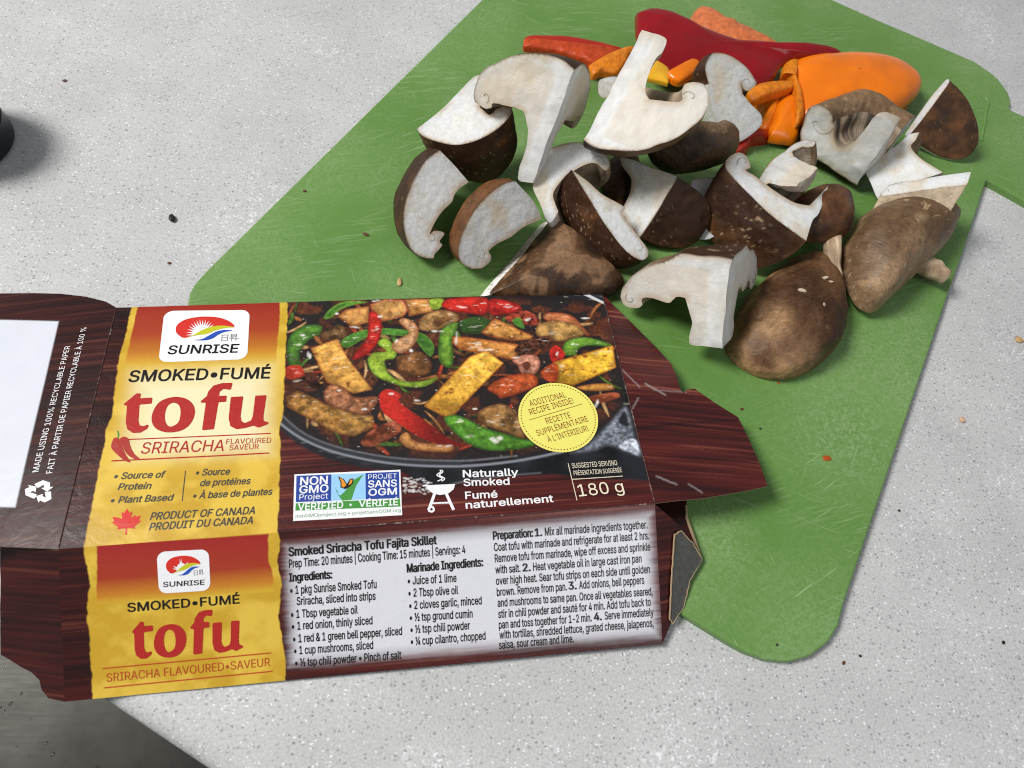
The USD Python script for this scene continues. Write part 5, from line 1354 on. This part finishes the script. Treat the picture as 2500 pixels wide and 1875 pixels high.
        obj("torn_flake", (q0 + sv[:, :1] * e1_ * fw * k / 2 + sv[:, 1:2] * e2_ * fh * k / 2 + sv[:, 2:] * up_ * fh * k * 0.22, np.array(sph.faces)), "mushroom_flesh", o, smooth=True, col=np.tile([0.66, 0.52, 0.34], (len(sv), 1)), loc=org)
    if stem:
        a3, b3 = W(unp(K(stem[0]))[0] + bw * dep * stem[3]), W(unp(K(stem[1]))[0] + bw * dep * stem[4])
        wd = stem[2] / FOC * t
        line = np.array([a3 + (b3 - a3) * x_ for x_ in np.linspace(0, 1, 14)])
        sv, sf = tube(line, wd / 2, 24, radii=wd / 2 * np.interp(np.linspace(0, 1, 14), [0, 0.7, 0.93, 1], [1.1, 1.0, 0.98, 0.9]))
        sv = sv + np.stack([meshkit.fbm(sv * 260 + 5 * k, 2, seed + k) - 0.5 for k in range(3)], -1) * wd * 0.25
        sc = meshkit.fbm(sv * 350, 3, seed)
        obj("stem", (sv, sf), "mushroom_gill", o, smooth=True, col=mix((0.34, 0.23, 0.14), (0.55, 0.42, 0.28), sm(0.3, 0.7, sc)), uv=sv[:, :2] * 8, loc=org)
    return o

MUSH = ("mushroom_piece", "mushroom piece")
GRP = "cut shiitake pieces on the board"
TAN = dict(dark=(0.125, 0.070, 0.034), tan=(0.33, 0.215, 0.12))
def piece(label, K, ring, n, b, L, **kw):
    return loft(label, *MUSH, K, ring, n, b, L, group=GRP, **kw)
def tr(label, K, axis, n, skin, gill, stem, curl, span=90, **kw):
    return mushroom(label, (0, 0), None, R=1, span=span, trace=dict(K=K, axis=axis, n=n, skin=skin, gill=gill, stem=stem, curl=curl), **{**dict(amp=0.025, fine=0.03), **kw})

piece("piece lying cap down at the heap's far left, white face up, under the wide slice", KA, [("s", [(303, 690), (330, 725), (400, 755), (500, 776), (580, 766), (660, 736), (740, 686), (800, 625), (816, 592), (806, 572)]),
      ("g", [(790, 565), (760, 568), (725, 588), (695, 614), (660, 590), (640, 560), (690, 480), (720, 425)]), ("f", [(720, 425), (660, 405), (608, 412), (520, 500), (430, 590), (303, 690)])], (-0.05, -0.45, -0.89), (0.22, 0.68, 0.70), 180, C=(600, 640), seed=1, lift=0.002, curls=[(745, 598, 13, 200, -30)], p=2.6)
tr("wide white slice with long stem pointing down, dome and curled rim at left", KA, [(1148, 370), (915, 985)], (-0.35, 0.12, -0.93),
   [(1148, 370), (1100, 328), (1040, 302), (950, 288), (870, 288), (780, 308), (690, 352), (640, 398), (616, 450), (605, 500), (612, 545)], [(640, 566), (670, 580), (700, 575), (712, 552), (760, 562), (850, 586), (872, 598)],
   [(882, 640), (896, 720), (880, 800), (852, 880), (834, 955), (850, 975)], ((668, 518), 15, 230, 30), seed=2, lift=0.012, rag=0.012)
tr("upturned white quarter with its stem standing up in front of the red pepper", KA, [(1195, 750), (1520, 165)], (-0.08, -0.32, -0.94),
   [(1195, 750), (1250, 790), (1350, 815), (1450, 818), (1560, 800), (1680, 755), (1760, 702), (1825, 640), (1862, 575), (1868, 505), (1845, 455), (1790, 440)], [(1745, 450), (1722, 490), (1720, 540), (1690, 556), (1610, 548), (1545, 540)],
   [(1525, 500), (1540, 430), (1580, 330), (1620, 290), (1645, 222), (1600, 190)], ((1768, 530), 22, 150, 360), seed=3, lift=0.016)
piece("dark capped piece with curled rim between the upturned quarter and red pepper", KB, [("s", [(365, 345), (352, 280), (372, 232), (400, 218), (460, 232), (525, 280), (562, 335), (566, 350)]), ("g", [(566, 350), (545, 368), (525, 378), (508, 360), (500, 345), (508, 390)]),
      ("f", [(508, 390), (540, 430), (586, 480), (575, 530), (490, 592), (440, 590), (400, 500), (370, 420), (365, 345)])], (0.35, 0.05, -0.93), (-0.75, 0.1, 0.6), 75, C=(450, 380), seed=4, lift=0.003, white=0.72, curls=[(530, 345, 14, 180, -20)], specks=0.3)
mushroom("dark piece showing its rolled fibrous rim below the upturned quarter", (1492, 296), (0.08, 0.72, 0.25), y=(0.0, 0.25, -0.95), R=96, span=180, H=0.75, L=0.05, seed=5, anchor=(0, 0, 0), lift=0.003, dark=(0.024, 0.011, 0.005), tan=(0.15, 0.09, 0.05), tanness=0.45, c=0.24, gz=0.12, gdark=0.5)
piece("leftmost piece leaning on its side, brown cap at left and ragged gills at right", KA, [("s", [(425, 802), (360, 850), (310, 920), (270, 1000), (240, 1090), (231, 1180), (245, 1270), (272, 1332), (310, 1366), (352, 1382)]), ("g", [(395, 1384), (400, 1360), (440, 1312), (425, 1292), (452, 1248), (400, 1238), (372, 1256), (395, 1200), (440, 1130), (492, 1080), (502, 1048), (530, 1010), (582, 975)]), ("f", [(582, 975), (510, 890), (425, 802)])],
      (0.32, -0.12, -0.94), (-0.45, -0.22, 0.86), 125, C=(380, 1080), seed=6, white=0.72, specks=0.3, curls=[(378, 1278, 14, 90, -120)], p=3.6)
piece("white faced piece between leftmost piece and the long stem, curled rim at bottom", KA, [("s", [(830, 968), (770, 982), (700, 1030), (640, 1090), (590, 1160), (555, 1230), (530, 1300), (525, 1360), (545, 1410), (600, 1440)]), ("g", [(650, 1436), (694, 1402), (702, 1370), (690, 1342), (738, 1302), (800, 1272), (830, 1250), (880, 1212), (972, 1172)]), ("f", [(972, 1172), (930, 1080), (830, 968)])],
      (0.34, 0.26, -0.9), (-0.42, -0.22, 0.87), 135, C=(700, 1190), seed=7, white=0.70, tanness=0.62, specks=0.35, curls=[(640, 1368, 15, 60, -140)], p=3.6)
piece("smooth white piece with a curled rim at right, stem reaching down, below the slices", KA, [("s", [(960, 850), (1010, 800), (1090, 770), (1170, 762), (1240, 785), (1300, 815), (1332, 852), (1337, 892), (1322, 912)]), ("g", [(1322, 912), (1300, 905), (1270, 878), (1235, 872), (1180, 892), (1100, 945), (1062, 985), (1032, 1040), (1048, 1100), (1062, 1132)]), ("f", [(1062, 1132), (1010, 1192), (960, 1082), (925, 1000), (940, 920), (960, 850)])],
      (-0.05, -0.30, -0.95), (0.10, 0.42, 0.85), 120, C=(1100, 900), seed=8, lift=0.0, tanness=0.8, p=3.2, curls=[(1285, 872, 20, 160, -60)], gcol=(0.40, 0.30, 0.2), **TAN)
piece("dark brown half cap in the middle of the heap, narrow white face to upper right", KA, [("s", [(1130, 908), (1180, 990), (1230, 1070), (1290, 1170), (1360, 1270), (1430, 1350), (1500, 1392), (1536, 1380)]), ("g", [(1536, 1380), (1542, 1340), (1502, 1282), (1460, 1228), (1402, 1140), (1416, 1108), (1300, 1042), (1220, 972), (1130, 908)])],
      (0.42, -0.42, -0.8), (-0.58, 0.46, 0.66), 118, C=(1320, 1150), seed=9, lift=0.0, specks=0.6, p=2.8, curls=[(1490, 1330, 12, 60, -100)])
piece("piece with stem to the upper left and dark glossy cap at right, heap's centre", KB, [("s", [(240, 735), (200, 800), (150, 885), (100, 960), (78, 990)]), ("g", [(78, 990), (50, 960), (20, 900), (5, 880), (40, 800), (45, 740), (10, 690), (0, 650)]), ("f", [(0, 650), (60, 665), (110, 690), (180, 712), (240, 735)])],
      (-0.55, -0.25, -0.8), (0.86, 0.44, 0.32), 150, C=(140, 860), seed=10, lift=0.001, specks=0.35, tan=(0.11, 0.042, 0.015), p=2.3)
piece("large brown cap quarter with lighter scars, tucked behind the carton's edge", KA, [("s", [(972, 1196), (1050, 1240), (1160, 1330), (1280, 1450), (1346, 1530), (1335, 1580), (1250, 1612), (1000, 1618), (800, 1612), (650, 1600)]), ("f", [(650, 1600), (640, 1588), (720, 1490), (830, 1365), (910, 1265), (972, 1196)])], "flat", (0.75, -0.22, -0.62), 100, C=(960, 1440), seed=11, patch=0.8, specks=0.2, tanness=0.4, p=2.6, strip=0.3, rough=0.007, dark=(0.045, 0.02, 0.008), tan=(0.13, 0.062, 0.026))
piece("dark brown cap deep in the heap, between the curled rim and the glossy cap", KA, [("s", [(1295, 905), (1370, 840), (1480, 850), (1490, 960), (1440, 1080), (1385, 1110), (1300, 1030), (1295, 905)])], "flat", (0.05, -0.42, -0.9), 45, C=(1390, 960), seed=24, lift=0.001, specks=0.1, tanness=0.3)
tr("white quarter with curled rim and stem pointing down, nearest the carton's torn flap", KB, [(465, 1072), (428, 1444)], (-0.32, 0.34, -0.88),
   [(465, 1072), (400, 1062), (330, 1058), (255, 1048), (200, 1078), (110, 1108), (40, 1150), (5, 1195)], [(0, 1230), (20, 1264), (60, 1278), (84, 1268), (86, 1242), (120, 1236), (200, 1258), (236, 1230), (272, 1236)],
   [(290, 1290), (302, 1340), (284, 1420), (350, 1432)], ((42, 1238), 16, 40, -200), seed=12, lift=0.0, rag=0.01, tanness=0.3)
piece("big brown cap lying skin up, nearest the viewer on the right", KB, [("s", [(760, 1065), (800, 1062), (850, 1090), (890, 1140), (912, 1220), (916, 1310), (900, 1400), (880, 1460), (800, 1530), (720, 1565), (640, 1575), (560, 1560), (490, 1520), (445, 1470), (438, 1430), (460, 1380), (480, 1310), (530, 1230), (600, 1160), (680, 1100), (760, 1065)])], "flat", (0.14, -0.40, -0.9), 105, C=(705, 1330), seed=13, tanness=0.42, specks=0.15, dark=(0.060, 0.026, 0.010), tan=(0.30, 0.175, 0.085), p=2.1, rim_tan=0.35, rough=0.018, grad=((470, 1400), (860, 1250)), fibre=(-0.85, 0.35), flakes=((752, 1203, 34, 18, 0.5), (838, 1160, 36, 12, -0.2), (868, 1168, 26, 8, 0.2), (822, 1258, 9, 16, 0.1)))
for _x, _y, _w, _a in ((752, 1203, 3.2, 0.6), (850, 1162, 3.4, 0.1)):
    pass
piece("dark speckled quarter with a slanting white cut, right of the heap's centre", KB, [("s", [(770, 1000), (700, 950), (620, 890), (540, 812), (480, 752), (438, 702), (436, 672)]), ("g", [(436, 672), (455, 648), (492, 632), (525, 650), (540, 692), (520, 705), (560, 730), (640, 790), (720, 838), (785, 852)]), ("f", [(785, 852), (862, 772)]), ("f", [(862, 772), (826, 880), (798, 915), (770, 1000)])],
      (0.45, -0.50, -0.74), (-0.58, 0.64, 0.52), 168, C=(610, 820), seed=14, specks=0.65, lift=0.001, curls=[(512, 672, 15, 200, -40)], p=2.6)
mushroom("stem stub with gills, coloured grey for shade, behind the slanting white cut", (1690, 365), (-0.5, -0.35, 0.55), x=(0.7, -0.7, 0.2), R=105, span=170, H=0.4, L=0.55, rs=0.40, seed=15, anchor=(0, 0, 0), lift=0.006, gcol=(0.30, 0.24, 0.18), gdark=0.3, gz=0.1, white=0.6)  # darker flesh and gill colours stand for the shade over this stub
mushroom("upturned piece with dark wavy gills and white curled rim, below the orange pepper", (1885, 345), (-0.12, 0.55, 0.80), x=(-0.72, -0.6, 0.15), R=182, span=95, H=0.5, L=0.34, rs=0.3, seed=16, anchor=(0, 0, 0.1), lift=0.002, gdark=0.95, c=0.2, gz=0.08, white=0.7, gcol=(0.36, 0.28, 0.2))
piece("brown half cap standing by the board's handle, thin white edge at left", KB, [("s", [(1360, 328), (1362, 345), (1300, 432), (1245, 505), (1200, 560)]), ("f", [(1200, 560), (1183, 556), (1240, 470), (1300, 388), (1352, 330), (1360, 328)])], (-0.75, -0.40, -0.5), (0.72, 0.68, 0.22), 165, C=(1272, 450), seed=17, specks=0.25, tanness=0.48, dark=(0.045, 0.020, 0.009), p=2.2, bulge=0.0)
piece("torn white stem piece before the brown half cap at the right", KB, [("g", [(1240, 548), (1225, 580), (1205, 610), (1250, 660), (1340, 715)]), ("f", [(1340, 715), (1250, 742), (1110, 770), (1075, 830), (1040, 760), (1020, 700), (1080, 650), (1150, 600), (1195, 560), (1240, 548)])], (-0.1, -0.3, -0.95), (0.35, 0.3, 0.8), 70, C=(1150, 680), seed=18, lift=0.004, gcol=(0.28, 0.19, 0.11))
piece("white wedge with two cut faces at the right edge of the board", KB, [("s", [(1082, 800), (1086, 815), (1160, 805), (1260, 790), (1350, 778), (1438, 768)]), ("f", [(1438, 768), (1455, 712)]), ("f", [(1455, 712), (1350, 726), (1250, 742), (1140, 762), (1095, 780), (1082, 800)])], (0.05, -0.62, -0.78), (-0.45, 0.80, 0.42), 140, C=(1270, 760), seed=19, tanness=0.95, lift=0.0, dark=(0.22, 0.14, 0.08), tan=(0.50, 0.40, 0.28), specks=0.0, p=5.0, curls=[(1108, 792, 7, 180, -60)])
piece("grey brown speckled cap with its stem at lower right, right edge of the board", KB, [("s", [(905, 1050), (940, 990), (980, 920), (1060, 880), (1150, 855), (1250, 852), (1330, 870), (1375, 900), (1385, 930), (1350, 1000), (1280, 1080), (1200, 1160), (1100, 1250), (1060, 1290), (1020, 1296), (970, 1260), (935, 1190), (915, 1120), (905, 1050)])], "flat", (0.05, -0.42, -0.9), 115, C=(1110, 1035), seed=20, lift=0.003, tanness=0.5, specks=1.0, p=2.2, rim_tan=0.3, stem=((1180, 1075), (1340, 1160), 46, 0.1, 0.1), **TAN)
piece("small brown cap on an upright stem between the two big brown caps", KB, [("s", [(720, 1000), (690, 920), (720, 840), (800, 790), (880, 780), (940, 810), (962, 880), (955, 940), (925, 985), (840, 1005), (720, 1000)])], "flat", (0.05, -0.42, -0.9), 60, C=(840, 900), seed=21, lift=0.009, tanness=0.55, specks=0.1, stem=((880, 960), (905, 1165), 40, 0.0, -0.45))
piece("pale piece half hidden between the dark glossy cap and slanting white cut", KB, [("s", [(300, 745), (360, 735), (420, 745), (440, 800)]), ("f", [(440, 800), (450, 900), (390, 980), (310, 985), (260, 900), (300, 745)])], (-0.1, -0.2, -0.95), (0.2, 0.3, 0.9), 60, C=(370, 860), seed=22, white=0.62, tanness=0.7)
tr("curled white rim peeping out between the wide slice and upturned quarter", KA, [(1420, 420), (1400, 640)], (-0.2, 0.1, -0.95),
   [(1420, 420), (1370, 408), (1310, 415), (1275, 440), (1275, 500), (1300, 528)], [(1330, 520), (1350, 490), (1370, 500)], [(1380, 560), (1370, 620)], ((1318, 478), 13, 120, -200), seed=23, lift=0.008)

# ------------------------------------------------------------------ pepper strips
def pep(label, kind, K, ring, L, C=None, lift=0.001, seed=1, b=(0.05, -0.44, -0.9), p=2.2, rough=0.006, flesh_at=None, n="flat"):
    return loft(label, "pepper_strip", "pepper strip", K, ring if isinstance(ring[0][0], str) else [("s", ring + ring[:1])], n, b, L, C=C, p=p, lift=lift, seed=seed, rough=rough,
                mats=(kind + "_skin", kind + "_flesh", kind + "_flesh"), parts=("skin", "flesh", "inner_flesh"), group="cut pepper strips behind the mushrooms")
pep("long dark red pepper strip curving across behind the mushrooms", "red_pepper", KB, [("s", [(62, 150), (60, 105), (60, 72)]), ("s", [(60, 72), (120, 60), (200, 84), (300, 135), (420, 180), (520, 208), (620, 208), (750, 218), (890, 224), (916, 240)]), ("s", [(916, 240), (840, 262), (700, 266), (650, 300)]), ("s", [(650, 300), (620, 350), (540, 372), (400, 350), (250, 330), (130, 300), (80, 230), (62, 150)])], 42, C=(400, 235), lift=0.008, seed=1, p=3.2)
pep("flat red pepper strip at the upper left behind the wide slice", "scarlet_pepper", KA, [("s", [(874, 240), (890, 225), (1000, 220), (1120, 230), (1290, 260), (1405, 290)]), ("g", [(1405, 290), (1330, 340), (1250, 372), (1190, 350), (1030, 304), (900, 282), (872, 276), (874, 240)])], 26, C=(1120, 275), lift=0.006, seed=2, p=6)
pep("fleshy inside out pepper piece with pale red ribs, farthest back", "pale_pepper", KB, [("g", [(278, 102), (310, 46), (350, 42), (430, 90), (540, 140), (600, 170), (650, 205), (520, 215), (420, 190), (300, 138), (278, 102)])], 28, C=(440, 140), lift=0.004, seed=3, rough=0.02, p=3)
pep("large glossy orange pepper piece with a rounded end", "orange_pepper", KB, [(660, 320), (720, 268), (850, 254), (1000, 250), (1130, 272), (1208, 318), (1238, 362), (1225, 402), (1180, 446), (1100, 482), (1000, 505), (850, 530), (750, 520), (715, 440), (690, 360)], 62, C=(940, 375), lift=0.005, seed=4, p=2.6, rough=0.004)
pep("cut edge of orange pepper wall showing at the large piece's open left end", "orange_pepper", KB, [("g", [(652, 345), (662, 300), (700, 268), (722, 285), (690, 312), (682, 345), (700, 372), (735, 440), (745, 520), (715, 540), (706, 440), (682, 352), (652, 345)])], 40, C=(700, 370), lift=0.006, seed=14, p=5)
pep("curved orange pepper strip below the glossy orange piece", "orange_pepper", KB, [(610, 592), (612, 500), (640, 430), (700, 388), (730, 420), (735, 520), (724, 598), (670, 600)], 45, C=(680, 500), lift=0.002, seed=5)
pep("orange pepper strip under the slices, showing its striped flesh", "orange_pepper", KA, [("g", [(1218, 382), (1320, 320), (1458, 274), (1430, 340), (1370, 418), (1290, 414), (1240, 430), (1218, 382)])], 26, C=(1340, 360), lift=0.006, seed=6, p=6)
pep("slim orange pepper strip between the two upper mushroom pieces", "orange_pepper", KB, [(185, 325), (260, 280), (352, 228), (336, 290), (260, 356), (215, 352)], 26, C=(270, 300), lift=0.010, seed=7, p=6)
pep("yellow orange pepper rib left of the large orange piece", "orange_pepper", KB, [("g", [(518, 402), (560, 372), (640, 360), (705, 362), (708, 388), (610, 420), (540, 442), (518, 402)])], 28, C=(610, 395), lift=0.008, seed=8, p=5)
pep("orange pepper strip lying under the yellow rib", "orange_pepper", KB, [(538, 442), (650, 402), (712, 392), (650, 480), (610, 560), (560, 556), (585, 490)], 40, C=(620, 470), lift=0.001, seed=9)
pep("small orange pepper bit under the large piece's right end", "orange_pepper", KB, [("g", [(1080, 478), (1176, 438), (1180, 466), (1110, 512), (1080, 478)])], 22, C=(1130, 474), lift=0.0, seed=10)
pep("red orange pepper strip low among the mushroom stems", "scarlet_pepper", KB, [(440, 640), (480, 590), (560, 552), (612, 560), (612, 596), (540, 610), (520, 640), (470, 660)], 35, C=(530, 600), lift=0.0, seed=11)
pep("bright red pepper strip in the gap under the upturned stem", "scarlet_pepper", KB, [(130, 270), (240, 240), (340, 232), (300, 290), (190, 330), (140, 320)], 30, C=(220, 285), lift=0.002, seed=12)
pep("small yellow pepper bit beside the upturned stem", "yellow_pepper", KB, [("s", [(100, 335), (150, 250)]), ("s", [(150, 250), (200, 300), (196, 360)]), ("s", [(196, 360), (100, 335)])], 16, C=(150, 312), lift=0.010, seed=13, p=6)

# ------------------------------------------------------------------ crumbs and seeds
def crumb(label, category, px, size, mat_, z=0.0, seed=0, ang=0.0, name="crumb", flat=0.5, group=None, pear=0.0):
    m = trimesh.creation.icosphere(3, 1.0)
    v = np.array(m.vertices)
    v = v * (1 + 0.35 * (meshkit.fbm(v * 1.6 + seed * 3.3, 2, seed)[:, None] - 0.5))
    v[:, 1] *= 1 - pear * v[:, 0]
    v = v * np.array([size[0] / 2, size[1] / 2, size[1] * flat / 2]) * 0.00088
    c, s = math.cos(ang), math.sin(ang)
    v = np.stack([v[:, 0] * c - v[:, 1] * s, v[:, 0] * s + v[:, 1] * c, v[:, 2]], -1)
    p = at(g(px), z)
    v = v + p + [0, 0, -v[:, 2].min() - 0.00005]
    o = obj(name, (v, np.array(m.faces)), mat_, None, smooth=True, label=label, category=category, group=group)
bz = BOARD_Z
crumb("black crumb on the counter at the left, the largest one", "crumb", (373, 474), (3.4, 2.2), "seed_black", 0, 1, 1.9, flat=0.8)
crumb("tiny brown crumb on the counter at the upper left", "crumb", (140, 175), (1.8, 1.2), "crumb_brown", 0, 2, 0.2)
crumb("tiny dark brown crumb on the counter near the board's left corner", "crumb", (366, 569), (1.3, 1.0), "crumb_brown", 0, 3, 0.1)
crumb("brown crumb on the board's left edge", "crumb", (658, 413), (1.3, 1.0), "crumb_brown", bz, 4, 0.1)
crumb("brown speck of seed on the green board left of the leftmost mushroom", "seed", (790, 507), (2.4, 1.3), "crumb_brown", bz, 5, -0.35, name="seed")
crumb("tan pointed seed on the green board above the carton", "seed", (863, 610), (3.6, 1.7), "seed_tan", bz, 6, 1.6, name="seed", pear=0.35)
crumb("orange brown wet spot of pepper on the green board", "crumb", (1786, 990), (3.2, 2.0), "crumb_orange", bz, 7, 0.0, flat=0.18)
crumb("pinkish tan crumb on the counter right of the board", "crumb", (2077, 908), (2.2, 2.2), "crumb_pale", 0, 8, 0.6)
crumb("pale seed at the right edge of the counter", "seed", (2200, 735), (3.2, 2.6), "seed_tan", 0, 9, 0.1, name="seed", flat=0.4)
crumb("tiny red crumb before the big brown cap", "crumb", (1681, 828), (1.2, 0.7), "crumb_orange", bz, 10, 0.3)
crumb("small olive brown crumb on the board by the carton's torn flap", "crumb", (1602, 884), (1.4, 0.9), "crumb_brown", bz, 11, 0.3)
crumb("tiny black speck on the board right of the torn flap", "crumb", (1642, 926), (0.9, 0.7), "seed_black", bz, 12, 0.3)
crumb("tiny dark speck on the counter below the board's lower corner", "crumb", (1822, 1432), (1.4, 0.9), "crumb_brown", 0, 13, 0.8)
crumb("small black speck on the counter at the lower right", "crumb", (2167, 1388), (1.3, 1.0), "seed_black", 0, 14, 0.8)
crumb("black speck on the counter beside the board's right edge", "crumb", (1942, 1103), (1.0, 0.8), "seed_black", 0, 15, 0.2)
crumb("tiny black speck at the board's lower corner", "crumb", (1678, 1393), (0.8, 0.7), "seed_black", bz, 16, 0.2)
crumb("dark blue speck on the counter below the board", "crumb", (1858, 1417), (0.9, 0.8), "seed_black", 0, 17, 0.2)

# ------------------------------------------------------------------ drops in the sink
K8 = lambda x, y: (x / 3.16, 1500 + y / 3.16)
for i, (x, y, w, h) in enumerate([(165, 612, 16, 16), (82, 690, 16, 24), (8, 718, 10, 12), (30, 750, 7, 22), (242, 803, 8, 10), (358, 992, 10, 18), (410, 1082, 16, 26), (128, 1025, 10, 16), (542, 1042, 7, 8), (660, 1080, 8, 9), (690, 1078, 8, 8), (715, 1050, 9, 9), (955, 1098, 9, 9), (752, 1178, 9, 9), (225, 1100, 8, 12), (20, 425, 12, 9), (1175, 1012, 10, 10), (190, 1362, 8, 8), (1030, 740, 8, 8)]):
    p = at(np.array(K8(x, y)), SINK_Z)
    k = (SINK_Z - CAM[2]) / ray(np.array(K8(x, y)))[2] / FOC / 3.16
    m = trimesh.creation.icosphere(3, 1.0)
    v = np.array(m.vertices); v = v[:, :] * [w * k * 0.62, h * k * 0.7, min(w, h) * k * 0.4]
    a = 0.5; v = np.stack([v[:, 0] * math.cos(a) + v[:, 1] * math.sin(a), -v[:, 0] * math.sin(a) + v[:, 1] * math.cos(a), v[:, 2]], -1)
    big = {0: "clear water drop in the sink below the carton's torn lower left flap", 1: "tall water drop at the sink's left, below the round one by the flap", 3: "thin water streak at the picture's left edge in the sink",
           5: "long water drop in the middle of the sink", 6: "largest water drop in the sink, leaning, near the bottom", 4: "small drop straight below the yellow strip's left edge in the sink"}
    obj("water_drop", (v + p, np.array(m.faces)), "water", None, smooth=True, label=big.get(i, "tiny clear water drop on the dark steel of the sink"), category="water drop", group="water drops in the sink")
